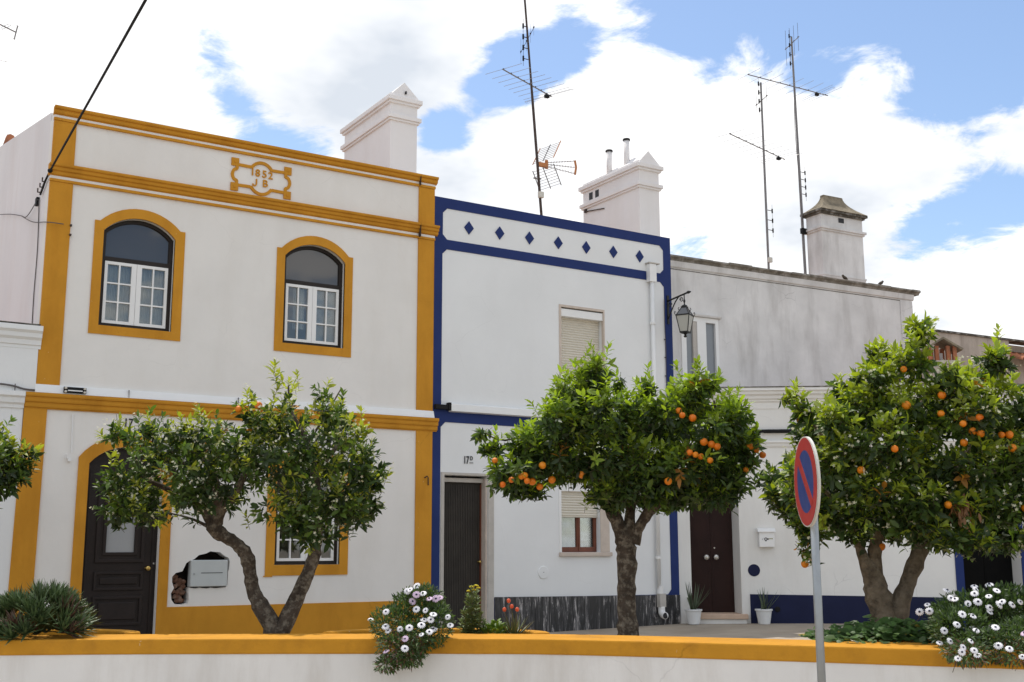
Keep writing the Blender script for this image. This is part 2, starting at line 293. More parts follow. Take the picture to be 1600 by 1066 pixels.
class MB:
    """collects shapes; build() links them as one mesh object"""
    def __init__(s): s.v = []; s.f = []
    def add(s, v, f):
        k = len(s.v); s.v += [tuple(map(float, q)) for q in v]; s.f += [tuple(i + k for i in q) for q in f]; return s
    def box(s, x0, x1, y0, y1, z0, z1):
        v = [(x, y, z) for x in (x0, x1) for y in (y0, y1) for z in (z0, z1)]
        return s.add(v, [(0, 1, 3, 2), (4, 6, 7, 5), (0, 4, 5, 1), (2, 3, 7, 6), (0, 2, 6, 4), (1, 5, 7, 3)])
    def prism(s, poly, y0, y1, holes=()):
        """flat shape in XZ, y0 = front, y1 = back"""
        loops = [list(poly)] + [list(h) for h in holes]
        flat = [p for l in loops for p in l]; n = len(flat)
        tris = tessellate_polygon([[Vector((p[0], p[1], 0)) for p in l] for l in loops])
        v = [(p[0], y0, p[1]) for p in flat] + [(p[0], y1, p[1]) for p in flat]
        f = [tuple(t) for t in tris] + [tuple(n + i for i in reversed(t)) for t in tris]
        k = 0
        for l in loops:
            m = len(l)
            for i in range(m):
                a, b = k + i, k + (i + 1) % m; f.append((a, b, n + b, n + a))
            k += m
        return s.add(v, f)
    def extx(s, prof, x0, x1):
        """closed profile (y, z) run along x"""
        n = len(prof); v = [(x0, y, z) for y, z in prof] + [(x1, y, z) for y, z in prof]
        return s.add(v, [(i, (i + 1) % n, n + (i + 1) % n, n + i) for i in range(n)] + [tuple(range(n))[::-1], tuple(range(n, 2 * n))])
    def tube(s, pts, r, n=8, cap=True, wob=0.0, rng=None):
        pts = [np.array(p, float) for p in pts]; m = len(pts)
        rr = r if isinstance(r, (list, tuple)) else [r] * m
        v = []; prev = None
        for i in range(m):
            t = pts[min(i + 1, m - 1)] - pts[max(i - 1, 0)]; L_ = np.linalg.norm(t); t = t / L_ if L_ > 1e-9 else np.array([0, 0, 1.])
            if prev is None:
                a = np.array([0, 0, 1.]) if abs(t[2]) < .9 else np.array([1., 0, 0])
                u = np.cross(t, a)
            else: u = prev - t * np.dot(prev, t)
            u /= np.linalg.norm(u); prev = u; w = np.cross(t, u)
            for k in range(n):
                a = 2 * math.pi * k / n; q = rr[i] * (1 + (rng.uniform(-wob, wob) if wob else 0))
                v.append(pts[i] + (u * math.cos(a) + w * math.sin(a)) * q)
        f = [(i * n + k, i * n + (k + 1) % n, (i + 1) * n + (k + 1) % n, (i + 1) * n + k) for i in range(m - 1) for k in range(n)]
        if cap: f += [tuple(range(n))[::-1], tuple(range((m - 1) * n, m * n))]
        return s.add(v, f)
    def lathe(s, prof, c=(0, 0, 0), n=24, axis='z'):
        v = []; m = len(prof)
        for r, h in prof:
            for k in range(n):
                a = 2 * math.pi * k / n; p = (r * math.cos(a), r * math.sin(a), h)
                if axis == 'y': p = (p[0], p[2], p[1])
                if axis == 'x': p = (p[2], p[0], p[1])
                v.append((p[0] + c[0], p[1] + c[1], p[2] + c[2]))
        f = [(i * n + k, i * n + (k + 1) % n, (i + 1) * n + (k + 1) % n, (i + 1) * n + k) for i in range(m - 1) for k in range(n)]
        f += [tuple(range(n))[::-1], tuple(range((m - 1) * n, m * n))]
        return s.add(v, f)
    def ribbon(s, pts, w, y0, y1, closed=False):
        """flat band of width w following points in XZ"""
        pts = [np.array(p, float) for p in pts]; m = len(pts); L_, R_ = [], []
        for i in range(m):
            a = pts[(i - 1) % m] if closed or i > 0 else pts[i]; b = pts[(i + 1) % m] if closed or i < m - 1 else pts[i]
            t = b - a; t /= np.linalg.norm(t); nrm = np.array([-t[1], t[0]])
            L_.append(pts[i] + nrm * w / 2); R_.append(pts[i] - nrm * w / 2)
        v = [(p[0], y, p[1]) for y in (y0, y1) for q in (L_, R_) for p in q]
        f = []
        for i in range(m if closed else m - 1):
            j = (i + 1) % m
            f += [(i, j, m + j, m + i), (2 * m + i, 3 * m + i, 3 * m + j, 2 * m + j), (i, 2 * m + i, 2 * m + j, j), (m + i, m + j, 3 * m + j, 3 * m + i)]
        if not closed: f += [(0, m, 3 * m, 2 * m), (m - 1, 3 * m - 1, 4 * m - 1, 2 * m - 1)]
        return s.add(v, f)
    def build(s, name, mat, parent=None, smooth=False, bevel=0.0, off=(0, 0, 0), recalc=True):
        me = bpy.data.meshes.new(name)
        v = [(a - off[0], b - off[1], c - off[2]) for a, b, c in s.v]
        me.from_pydata(v, [], s.f); me.materials.append(MATS[mat] if isinstance(mat, str) else mat)
        if recalc:
            bm = bmesh.new(); bm.from_mesh(me); bmesh.ops.recalc_face_normals(bm, faces=bm.faces); bm.to_mesh(me); bm.free()
        if smooth: me.polygons.foreach_set('use_smooth', [True] * len(me.polygons))
        o = put(bpy.data.objects.new(name, me), parent)
        if bevel:
            md = o.modifiers.new('bevel', 'BEVEL'); md.width = bevel; md.segments = 2; md.limit_method = 'ANGLE'; md.angle_limit = rad(40)
        return o
def B(*a): return MB().box(*a)
def arc3(x0, x1, zs, za, n=14):
    """segmental arch from (x1,zs) over apex za to (x0,zs)"""
    w = (x1 - x0) / 2; h = za - zs; r = (w * w + h * h) / (2 * h); cx = (x0 + x1) / 2; cz = za - r; a = math.asin(min(1, w / r))
    return [(cx + r * math.sin(a - 2 * a * i / n), cz + r * math.cos(a - 2 * a * i / n)) for i in range(n + 1)]
def arch(x0, x1, z0, zs, za, n=14): return [(x0, z0), (x1, z0)] + arc3(x0, x1, zs, za, n)
def rect(x0, x1, z0, z1): return [(x0, z0), (x1, z0), (x1, z1), (x0, z1)]
def octo(x0, x1, z0, z1, c, bl=True, br=True):
    p = []
    p += [(x0, z0 + c), (x0 + c, z0)] if bl else [(x0, z0)]
    p += [(x1 - c, z0), (x1, z0 + c)] if br else [(x1, z0)]
    return p + [(x1, z1 - c), (x1 - c, z1), (x0 + c, z1), (x0, z1 - c)]
def text_obj(name, s, size, mat, parent, x, y, z, depth=0.006, sx=1.0):
    cu = bpy.data.curves.new(name, 'FONT'); cu.body = s; cu.size = size; cu.extrude = depth; cu.align_x = 'CENTER'; cu.align_y = 'CENTER'; cu.offset = size * .012
    tmp = bpy.data.objects.new(name + '_tmp', cu); COL.objects.link(tmp)
    dg = bpy.context.evaluated_depsgraph_get(); me = bpy.data.meshes.new_from_object(tmp.evaluated_get(dg))
    bpy.data.objects.remove(tmp); me.name = name
    me.transform(Matrix.Rotation(rad(90), 4, 'X') @ Matrix.Diagonal((sx, 1, 1, 1)))
    me.materials.clear(); me.materials.append(MATS[mat])
    o = put(bpy.data.objects.new(name, me), parent); o.location = (x, y, z); return o

# ------------------------------------------------------------------ ground, street, terrace
structure(MB().add([(-900, -900, -.36), (900, -900, -.36), (900, 900, -.36), (-900, 900, -.36)], [(0, 1, 2, 3)]).build('street', 'street_concrete'))
WALL_LINE = catmull([(-11.0, -2.9), (-8.4, -3.85), (-6.9, -4.53), (-5.69, -5.16), (-4.64, -5.80), (-3.24, -6.73), (-2.65, -7.24), (-1.87, -8.22), (-1.50, -8.73), (-0.78, -9.735), (0.2, -11.2), (1.6, -13.4)], 5)
def offset_line(line, d):
    out = []
    for i, p in enumerate(line):
        t = line[min(i + 1, len(line) - 1)] - line[max(i - 1, 0)]; t = t / np.linalg.norm(t)
        out.append(np.array([p[0] - t[1] * d, p[1] + t[0] * d]))
    return out
def terrace_z(x): return 0.013 * min(max(x, -6), 5.0)
def build_terrace():
    inner = offset_line(WALL_LINE, 0.30)
    v = [(p[0], p[1], terrace_z(p[0])) for p in inner]; n = len(v)
    dst = [(p[0] + 7.0, p[1] + 16.0) for p in inner]
    rows = 8
    vv = []
    for i in range(n):
        for k in range(rows + 1):
            t = k / rows; x = v[i][0] + (dst[i][0] - v[i][0]) * t; y = v[i][1] + (dst[i][1] - v[i][1]) * t
            vv.append((x, y, terrace_z(x)))
    f = [(i * (rows + 1) + k, (i + 1) * (rows + 1) + k, (i + 1) * (rows + 1) + k + 1, i * (rows + 1) + k + 1) for i in range(n - 1) for k in range(rows)]
    structure(MB().add(vv, f).build('terrace_pavement', 'paving'))
build_terrace()

# garden wall: white body, ochre coping, round planters bulging behind it
gw = thing('garden_wall', 'long low white garden wall with ochre coping along the street', 'wall', (-3.24, -6.73, -.36))
GO = (-3.24, -6.73, -.36)
def sweep(a, b, z0, z1, mb):
    n = len(a); v = []
    for i in range(n): v += [(*a[i], z0), (*a[i], z1), (*b[i], z1), (*b[i], z0)]
    f = [(i * 4 + k, i * 4 + (k + 1) % 4, (i + 1) * 4 + (k + 1) % 4, (i + 1) * 4 + k) for i in range(n - 1) for k in range(4)] + [(0, 1, 2, 3), (n * 4 - 4, n * 4 - 1, n * 4 - 2, n * 4 - 3)]
    return mb.add(v, f)
sweep(WALL_LINE, offset_line(WALL_LINE, .50), -.40, .455, MB()).build('wall_body', 'plaster_wall', gw, off=GO)
# the coping edge is a little wavy, as trowelled render is
rngc = random.Random(4)
cop_f = [p + np.array([0, rngc.uniform(-.004, .004)]) for p in offset_line(WALL_LINE, -.012)]
cop = sweep(cop_f, offset_line(WALL_LINE, .53), .455, .57, MB()).build('coping', 'ochre_coping', gw, bevel=.012, off=GO)
def planter(p0, p1, bulge, rim=.13, ztop=.58):
    p0 = np.array(p0); p1 = np.array(p1); c = (p0 + p1) / 2; u = (p1 - p0); h = np.linalg.norm(u) / 2; u /= 2 * h; nn = np.array([-u[1], u[0]])
    A, Bq = [], []
    for i in range(15):
        a = math.pi * i / 14
        A.append(c - u * h * math.cos(a) + nn * bulge * math.sin(a)); Bq.append(c - u * (h - rim) * math.cos(a) + nn * (bulge - rim) * math.sin(a))
    sweep(A, Bq, -.1, ztop - .1, MB()).build('planter_wall', 'plaster_wall', gw, off=GO)
    sweep(A, Bq, ztop - .1, ztop, MB()).build('planter_rim', 'ochre_coping', gw, bevel=.012, off=GO)
    m = len(Bq); v = [(*q, .53) for q in Bq] ; MB().add(v, [tuple(range(m))]).build('planter_soil', 'soil', gw, off=GO)
planter((-7.05, -3.95), (-5.24, -4.72), .62)
planter((-3.98, -5.52), (-2.46, -6.62), .52)
planter((-0.90, -8.45), (1.10, -11.6), 1.25)

# ------------------------------------------------------------------ yellow-trimmed house
YO = (-2.7, 0, 0)
yh = thing('yellow_house', 'cream two-storey house with ochre trim and arched windows', 'house', YO)
def Y(mb, name, mat, parent=None, **k): return mb.build(name, mat, parent or yh, off=YO, **k)
W1 = dict(x0=-4.71, x1=-3.81, z0=3.99, zs=5.205, za=5.415); W2 = dict(x0=-2.308, x1=-1.418, z0=3.99, zs=5.205, za=5.41)
W3 = dict(x0=-2.318, x1=-1.400, z0=1.045, zs=2.26, za=2.46); DR = dict(x0=-4.712, x1=-3.817, z0=0.0, zs=2.28, za=2.49)
HOLE = [(-3.369, 1.127), (-3.313, 1.176), (-3.221, 1.196), (-3.163, 1.225), (-3.111, 1.216), (-3.042, 1.212), (-2.98, 1.166), (-2.927, 1.141), (-2.909, 1.091), (-2.917, 1.0), (-2.928, 0.967), (-2.93, 0.802), (-2.955, 0.774), (-3.08, .764), (-3.14, .772), (-3.201, 0.763), (-3.29, .776), (-3.34, .765), (-3.42, 0.779), (-3.422, 0.731), (-3.413, 0.626), (-3.427, 0.586), (-3.501, 0.572), (-3.592, 0.582), (-3.631, 0.631), (-3.643, 0.711), (-3.609, 0.775), (-3.634, 0.847), (-3.637, 0.912), (-3.594, 0.959), (-3.512, 0.979), (-3.467, 1.079), (-3.423, 1.107)]
Y(MB().prism([(-5.5, -.3), (0, -.3), (0, 6.60), (-5.38, 6.60), (-5.38, 3.0), (-5.5, 3.0)], 0, .28, [arch(**W1), arch(**W2), arch(**W3), arch(**DR), HOLE]), 'wall', 'plaster_cream')
sw = MB(); sw.add([(-5.38, y, z) for y, z in ((.282, -.3), (7.6, -.3), (7.6, 6.0), (4.67, 7.60), (.282, 6.72))] + [(-5.14, y, z) for y, z in ((.282, -.3), (7.6, -.3), (7.6, 6.0), (4.67, 7.60), (.282, 6.72))],
       [(0, 1, 2, 3, 4), (5, 9, 8, 7, 6)] + [(i, (i + 1) % 5, 5 + (i + 1) % 5, 5 + i) for i in range(5)])
Y(sw, 'side_wall', 'plaster_pink')
Y(B(-5.12, 0, 7.3, 7.55, -.3, 6.0), 'back_wall', 'plaster_cream'); Y(B(-.02, .18, .30, 7.3, -.3, 6.35), 'party_wall', 'plaster_cream')
rf = MB(); rf.add([(-5.12, .3, 6.2), (0, .3, 6.2), (0, 4.67, 7.35), (-5.12, 4.67, 7.35), (0, 7.7, 5.9), (-5.12, 7.7, 5.9)], [(0, 1, 2, 3), (3, 2, 4, 5)])
Y(rf, 'roof', 'roof_old')
Y(MB().tube([(-5.30, 4.2, 7.62), (-5.30, 5.4, 7.36)], .07, 8), 'ridge_tile', 'tile')
# pilasters, plinth
for x0, x1, z0, z1 in ((-5.385, -5.115, 3.20, 5.735), (-5.385, -5.120, 5.952, 6.525), (-.267, -.004, 3.20, 5.735), (-.267, -.004, 5.952, 6.525), (-.264, -.004, .542, 2.905)):
    Y(B(x0, x1, -.022, 0.05, z0, z1), 'pilaster', 'ochre', bevel=.004)
Y(MB().prism([(-5.535, .0), (-5.262, .0), (-5.238, 2.905), (-5.497, 2.905)], -.024, .05), 'pilaster', 'ochre')
Y(MB().prism([(-3.70, -.2), (-.004, -.2), (-.004, .541), (-.4, .541), (-3.692, .548)], -.020, .05), 'plinth', 'ochre')
Y(B(-5.24, -4.84, -.018, .05, -.2, .50), 'plinth', 'ochre')
# cornices: moulded runs with a white fillet and thin band below
def cornice(z1, h, proj, x0, x1, name, steps=3):
    prof = [(.02, z1), (-proj, z1)]
    for i in range(steps):
        a = i / steps; b = (i + 1) / steps
        y0 = -proj + (proj - .022) * a; y1 = -proj + (proj - .022) * b
        prof += [(y0, z1 - h * (a + .42 / steps)), ((y0 * .5 + y1 * .5) - .006, z1 - h * (a + .72 / steps)), (y1, z1 - h * (a + .80 / steps))]
    prof += [(-.022, z1 - h), (.02, z1 - h)]
    return Y(MB().extx(prof, x0, x1), name, 'ochre')
def fillet(z0, z1, y, mat, name, x0=-5.392, x1=.004): return Y(B(x0, x1, y, .02, z0, z1), name, mat)
cornice(6.70, .105, .085, -5.40, .028, 'cornice', 2); fillet(6.562, 6.594, -.020, 'plaster_cream', 'fillet'); fillet(6.526, 6.561, -.032, 'ochre', 'band')
Y(B(-5.37, -.01, .02, .28, 6.60, 6.695), 'parapet_cap', 'plaster_cream')
cornice(5.95, .142, .10, -5.415, .045, 'cornice', 3); fillet(5.770, 5.807, -.020, 'plaster_cream', 'fillet'); fillet(5.736, 5.769, -.032, 'ochre', 'band')
cornice(3.092, .187, .095, -5.50, .062, 'string_course', 3)
fl = Y(MB().extx([(.01, 3.205), (-.03, 3.200), (-.062, 3.098), (.01, 3.098)], -5.395, .004), 'flashing', 'white_metal')
for x in (-4.3, -2.9, -1.15): Y(B(x - .0015, x + .0015, -.0655, -.01, 3.099, 3.198), 'seam', 'wire_grey', fl)
# vertical cracks of the cornice over the right pilaster are real joints
for x in (-.27,):
    for z0, z1 in ((5.745, 5.945), (6.53, 6.69)): Y(B(x - .001, x + .001, -.1015 if z0 < 6 else -.0865, -.02, z0, z1), 'joint', 'mast_rust')
# plaque 1852 JB
pq = MB(); cxp, czp = -2.686, 6.228
for sx in (-1, 1):
    for sz in (-1, 1):
        x = cxp + sx * .375; z = czp + sz * .174
        pq.prism(rect(x - .052, x + .052, z - .055, z + .055), -.020, .01)
        pq.prism(rect(x - .014, x + .014, z - .014, z + .014), -.027, -.019)
        pq.ribbon([(x - sx * .03, z - sz * .03), (cxp + sx * .150, czp + sz * .140)], .040, -.018, .01)
    pq.ribbon(catmull([(cxp + sx * .350, czp + .135), (cxp + sx * .347, czp + .085), (cxp + sx * .385, czp + .065), (cxp + sx * .408, czp), (cxp + sx * .385, czp - .065), (cxp + sx * .347, czp - .085), (cxp + sx * .350, czp - .135)], 5), .040, -.0185, .01)
ell = [(cxp + .182 * math.sin(2 * math.pi * k / 40), czp + .222 * math.cos(2 * math.pi * k / 40)) for k in range(40)]
pq.ribbon([p for p in ell if abs(p[1] - czp) > .125 and p[1] > czp][::1] if False else sorted([p for p in ell if p[1] - czp > .12], key=lambda p: p[0]), .042, -.019, .01)
pq.ribbon(sorted([p for p in ell if p[1] - czp < -.12], key=lambda p: p[0]), .042, -.019, .01)
plq = Y(pq, 'date_plaque', 'ochre')
for ch, dx, dz in (('1', -.128, .072), ('8', -.055, .068), ('5', .042, .066), ('2', .128, .060), ('B', .056, -.066)):
    text_obj('lettering', ch, .142, 'ochre', plq, cxp + dx - YO[0], -.008, czp + dz, .008)

Y(MB().ribbon(catmull([(cxp - .068, czp - .015), (cxp - .069, czp - .085), (cxp - .085, czp - .112), (cxp - .112, czp - .108), (cxp - .118, czp - .088)], 4), .018, -.0165, .01), 'lettering', 'ochre', plq)
def curtain(x0, x1, z0, z1, y, mat, parent, builder, folds=7, amp=.012, seed=1):
    rg = random.Random(seed); n = folds * 6; v = []; f = []
    ph = rg.uniform(0, 6)
    for i in range(n + 1):
        t = i / n; x = x0 + (x1 - x0) * t; yy = y + amp * math.sin(ph + t * folds * 2 * math.pi) + amp * .5 * math.sin(t * folds * 3.7 + ph)
        v += [(x, yy, z0), (x, yy + .004, z1)]
    f = [(2 * i, 2 * i + 2, 2 * i + 3, 2 * i + 1) for i in range(n)]
    return builder(MB().add(v, f), 'curtain', mat, parent, smooth=True)
def surround(o, x0, x1, z0, zsh, za, sh=.065):
    outer = [(x0, z0), (x1, z0), (x1, zsh)] + arc3(x0 + sh, x1 - sh, zsh + .001, za) + [(x0, zsh)]
    return Y(MB().prism(outer, -.014, .03, [arch(**o)]), 'window_surround', 'ochre')
def arched_window(o, seed, left='curtain', right='curtain', sash=True):
    x0, x1, z0, zs, za = o['x0'], o['x1'], o['z0'], o['zs'], o['za']; y = .075
    t = .052; zt = z0 + .845; cz0, cz1 = z0 + .045, zt
    fan = [(x0 + t, zt + .058), (x1 - t, zt + .058)] + arc3(x0 + t, x1 - t, zs - .012, za - .045)
    w = Y(MB().prism(arch(x0 + .002, x1 - .002, z0 + .002, zs, za - .002), y, y + .07, [fan, rect(x0 + t, x1 - t, cz0, cz1)]), 'window', 'dark_frame')
    Y(MB().prism([(x0 + t - .004, zt + .055), (x1 - t + .004, zt + .055)] + arc3(x0 + t - .004, x1 - t + .004, zs - .01, za - .042), y + .03, y + .036), 'fanlight_pane', 'glass_fan', w)
    xm = (x0 + x1) / 2
    for k, (a, b) in enumerate(((x0 + t + .002, xm - .002), (xm + .002, x1 - t - .002))):
        st = .036; inner = .062
        la, lb = (a + st, b - inner) if k == 0 else (a + inner, b - st)
        hx = (la + lb) / 2; hz = [(cz0 + .004 + st + (cz1 - cz0 - .008 - 2 * st) * q / 3) for q in range(4)]
        holes = []
        for i in range(3):
            for (p, q) in ((la, hx - .009), (hx + .009, lb)):
                holes.append(rect(p, q, hz[i] + (.009 if i else 0), hz[i + 1] - (.009 if i < 2 else 0)))
        Y(MB().prism(rect(a, b, cz0 + .003, cz1 - .003), y - .012, y + .04, holes), 'casement', 'white_paint', w)
        for h in holes: Y(MB().prism(rect(h[0][0] - .003, h[1][0] + .003, h[0][1] - .003, h[2][1] + .003), y + .014, y + .018), 'pane', 'glass', w)
        kind = (left, right)[k]
        if kind == 'grey': Y(B(la - .02, lb + .02, y + .06, y + .064, cz0, cz1), 'blind', 'glass_bluegrey', w)
        elif kind == 'half': curtain(hx - .02, lb, cz0 + .2, cz1, y + .10, 'curtain', w, Y, 4, .015, seed + k)
        elif kind: curtain(la - .02, lb + .02, cz0, cz1, y + .10, 'curtain_grey', w, Y, 6, .012, seed + k)
    return w
surround(W1, -4.825, -3.686, 3.878, 5.322, 5.542); arched_window(W1, 3, 'curtain', 'curtain')
surround(W2, -2.425, -1.300, 3.872, 5.302, 5.534); arched_window(W2, 8, 'half', 'grey')
surround(W3, -2.440, -1.278, .908, 2.37, 2.585); arched_window(W3, 11, None, None)
Y(B(-2.46, -2.34, -.013, .03, .893, .9075), 'sill_edge', 'ochre')
# front door
Y(MB().prism([(-4.848, -.2), (-4.714, -.2), (-4.714, 2.28)] + arc3(DR['x0'] - .002, DR['x1'] + .002, 2.28, 2.492)[::-1][1:-1] + [(-3.815, 2.28), (-3.815, -.2), (-3.690, -.2), (-3.690, 2.352)] + arc3(-4.838, -3.690, 2.354, 2.642)[1:-1] + [(-4.838, 2.352)], -.021, .03), 'door_surround', 'ochre')
dd = Y(MB().prism(arch(-4.71, -3.819, -.1, 2.275, 2.484), .10, .16, [rect(-4.44, -4.09, 1.21, 1.95)]), 'door', 'door_wood')
def ring(x0, x1, z0, z1, w, y0, y1, name, mat='door_wood', parent=dd): return Y(MB().prism(rect(x0, x1, z0, z1), y0, y1, [rect(x0 + w, x1 - w, z0 + w, z1 - w)]), name, mat, parent, bevel=.006)
ring(-4.56, -3.97, 1.09, 2.07, .045, .078, .101, 'moulding'); ring(-4.475, -4.055, 1.175, 1.985, .04, .085, .101, 'moulding')
Y(B(-4.436, -4.094, .118, .124, 1.214, 1.946), 'glass_pane', 'glass_pale', dd)
for z0, z1 in ((.76, .985), (.34, .69)):
    ring(-4.56, -3.97, z0, z1, .035, .078, .101, 'moulding')
    Y(B(-4.49, -4.04, .082, .101, z0 + .07, z1 - .07), 'door_panel', 'door_wood', dd, bevel=.014)
for xs in (-4.66, -3.87): Y(B(xs - .012, xs + .012, .086, .101, .0, 2.2), 'stile_bead', 'door_wood', dd)
Y(MB().lathe([(.030, .10), (.030, .094), (.012, .09), (.012, .07), (.026, .062), (.032, .045), (.026, .030), (.010, .026)], (-3.925, 0, 1.02), 16, 'y'), 'knob', 'brass', dd, smooth=True)
Y(MB().lathe([(.011, .10), (.011, .088), (.004, .086)], (-3.852, 0, 1.075), 10, 'y'), 'keyhole', 'chrome_knob', dd)
Y(B(-4.76, -3.77, -.10, .2, -.12, .02), 'doorstep', 'stone_grey', bevel=.01)
n17 = text_obj('house_number', '17', .15, 'letter_black', yh, -4.275 - YO[0], -.006, 2.79, .004, .8)
# broken-open wall round the meter box
Y(MB().prism([(cx_ * 1.04 + .13, cz_ * 1.05 - .04) for cx_, cz_ in HOLE], .19, .24), 'hole_backing', 'hole_shade')  # backing behind the rubble; the hole's shade is put into its near-black colour
rgb = random.Random(9)
for k in range(26):
    x = rgb.uniform(-3.60, -3.46); z = rgb.uniform(.60, .93)
    m = MB().lathe([(.012, -.03), (.034, -.012), (.036, .01), (.014, .03)], (0, 0, 0), 7)
    m.v = [(a * rgb.uniform(.8, 1.3) + x, b * .9 + .10, c + z) for a, b, c in m.v]
    Y(m, 'rubble_stone', 'brick_rough')
mb_ = Y(B(-3.418, -2.947, -.035, .09, .787, 1.115), 'meter_box', 'box_pale', bevel=.006)
Y(MB().prism(rect(-3.412, -2.953, .793, 1.109), -.041, -.034), 'box_door', 'box_pale', mb_, bevel=.003)
Y(B(-3.288, -3.012, -.044, -.040, .952, .960), 'letter_slot', 'letter_black', mb_)
Y(MB().lathe([(.010, -.048), (.012, -.040)], (-3.375, 0, .945), 10, 'y'), 'lock', 'steel', mb_)
# small fittings on the facade
cd = Y(MB().tube([(-4.94, -.016, 2.86), (-4.936, -.016, 2.62), (-4.925, -.016, 2.40)], .008, 6), 'conduit', 'white_paint')
Y(MB().tube([(-4.95, -.016, 2.30), (-4.985, -.03, 2.34), (-4.99, -.04, 2.38)], .012, 6).box(-4.965, -4.935, -.05, 0, 2.29, 2.33), 'wall_hook', 'white_paint')
jb = Y(B(-5.075, -4.815, -.085, -.055, 3.112, 3.182), 'cable_bracket', 'black_rubber')
for x in (-5.055, -4.835):
    for z in (3.125, 3.168): Y(MB().lathe([(.012, -.105), (.016, -.098), (.016, -.084)], (x, 0, z), 8, 'y'), 'insulator', 'dish_white', jb)
Y(B(-5.03, -4.86, -.098, -.084, 3.132, 3.145), 'bracket_bar', 'white_metal', jb)
Y(MB().tube([(-.13, -.03, 2.24), (-.11, -.07, 2.265), (-.09, -.06, 2.24), (-.07, -.03, 2.14)], .009, 6), 'iron_hook', 'mast_rust')

def chimney(house, builder, x0, x1, y0, y1, zb, zm, zc, za, mat, name='chimney', holes=()):
    """shaft, two moulded bands and a gabled top"""
    c = builder(B(x0, x1, y0, y1, zb, zc), name, mat, house)
    for z, h, p in ((zm, .10, .055), (zc - .06, .11, .065)):
        m = MB()
        for k in range(2):
            q = p * (.55, 1.0)[k]; m.box(x0 - q, x1 + q, y0 - q, y1 + q, z - h + h * (0, .35)[k] + .001 * k, z - h + h * (.35, 1)[k] + .0005)
        builder(m, 'band', mat, c, bevel=.006)
    xm = (x0 + x1) / 2; p = .03; v = [(x0 - p, y0 - p, zc - .061), (x1 + p, y0 - p, zc - .061), (xm, y0 + .0, za), (x0 - p, y1 + p, zc - .061), (x1 + p, y1 + p, zc - .061), (xm, y1 - .35, za)]
    builder(MB().add(v, [(0, 1, 2), (3, 5, 4), (0, 2, 5, 3), (1, 4, 5, 2), (0, 3, 4, 1)]), 'cap', mat, c)
    return c
c1 = chimney(yh, Y, -.26, .21, 1.0, 2.76, 6.0, 8.00, 8.36, 8.57, 'plaster_chimney')
Y(MB().prism([(-.03, 8.36), (.0, 8.37), (-.005, 8.42), (-.025, 8.41)], .955, .99), 'vent_hole', 'letter_black', c1)

# ------------------------------------------------------------------ blue-trimmed house
BO = (2.27, 0, 0)
bh = thing('blue_house', 'white two-storey house with navy bands and a row of diamonds', 'house', BO)
def Bl(mb, name, mat, parent=None, **k): return mb.build(name, mat, parent or bh, off=BO, **k)
UW = rect(2.272, 3.100, 3.95, 4.995); LW = rect(2.245, 2.975, 1.190, 2.249); DW = rect(.205, .935, -.02, 2.295)
Bl(MB().prism(rect(.0, 4.53, -.3, 6.42), 0.003, .26, [UW, LW, DW]), 'wall', 'plaster_white')
Bl(B(4.33, 4.529, .262, 7.4, -.3, 6.1), 'side_wall', 'plaster_white'); Bl(B(.19, 4.32, 7.2, 7.4, -.3, 6.0), 'back_wall', 'plaster_white')
Bl(MB().add([(.185, .265, 5.95), (4.33, .265, 5.95), (4.33, 7.4, 6.0), (.185, 7.4, 6.0), (.185, 3.8, 6.55), (4.33, 3.8, 6.55)], [(0, 1, 5, 4), (4, 5, 2, 3)]), 'roof', 'roof_old')
Bl(MB().prism(rect(.003, 4.532, .0, 6.428), -.007, .002, [octo(.143, 4.378, 5.785, 6.268, .075), octo(.140, 4.376, 3.305, 5.637, .075, False, False), octo(.135, 4.370, .538, 3.055, .075, False, True) if False else [(.135, .0), (1.046, .0), (1.046, .545), (4.300, .522), (4.370, .60), (4.370, 2.98), (4.295, 3.055), (.210, 3.055), (.135, 2.98)]]), 'navy_trim', 'navy')
for k in range(7):
    x = .594 + (3.873 - .594) * k / 6; z = 6.023
    Bl(MB().prism([(x - .083, z), (x, z - .104), (x + .083, z), (x, z + .104)], -.010, .002), 'diamond', 'navy')
gt = Bl(MB().extx([(.0, 3.335), (-.07, 3.325), (-.085, 3.315), (-.085, 3.215), (.0, 3.205)], .268, 4.02), 'awning_box', 'white_metal', bevel=.004)
Bl(B(.02, .266, -.075, -.01, 3.235, 3.30), 'bracket', 'black_rubber', gt); Bl(B(.225, .266, -.088, -.008, 3.225, 3.335), 'end_cap', 'black_rubber', gt)
# down pipe
dp = Bl(MB().tube([(4.075, -.055, 5.90), (4.075, -.055, .62)], .034, 14), 'down_pipe', 'white_paint', smooth=True)
Bl(B(4.005, 4.145, -.10, .0, 5.60, 5.90), 'hopper', 'white_paint', dp); Bl(B(3.985, 4.21, -.11, .02, 5.905, 5.925), 'hopper_lip', 'stone_grey', dp)
for z in (4.9, 3.0, 1.1): Bl(MB().lathe([(.048, z - .02), (.048, z + .02)], (4.075, -.055, 0), 14), 'pipe_clip', 'white_paint', dp)
Bl(MB().tube([(4.095, -.055, .66), (4.10, -.055, .50)], .052, 14), 'pipe_socket', 'white_paint', dp)
Bl(B(4.045, 4.165, -.11, -.022, .33, .54), 'pipe_base', 'stone_grey', dp)
el = Bl(MB().tube(catmull([(4.10, -.07, .34), (4.10, -.075, .26), (4.09, -.12, .215), (4.075, -.19, .205)], 4), .055, 14), 'pipe_elbow', 'white_paint', dp, smooth=True)
Bl(MB().lathe([(.046, -.197), (.046, -.1905)], (4.074, 0, .205), 14, 'y'), 'pipe_mouth', 'letter_black', dp)
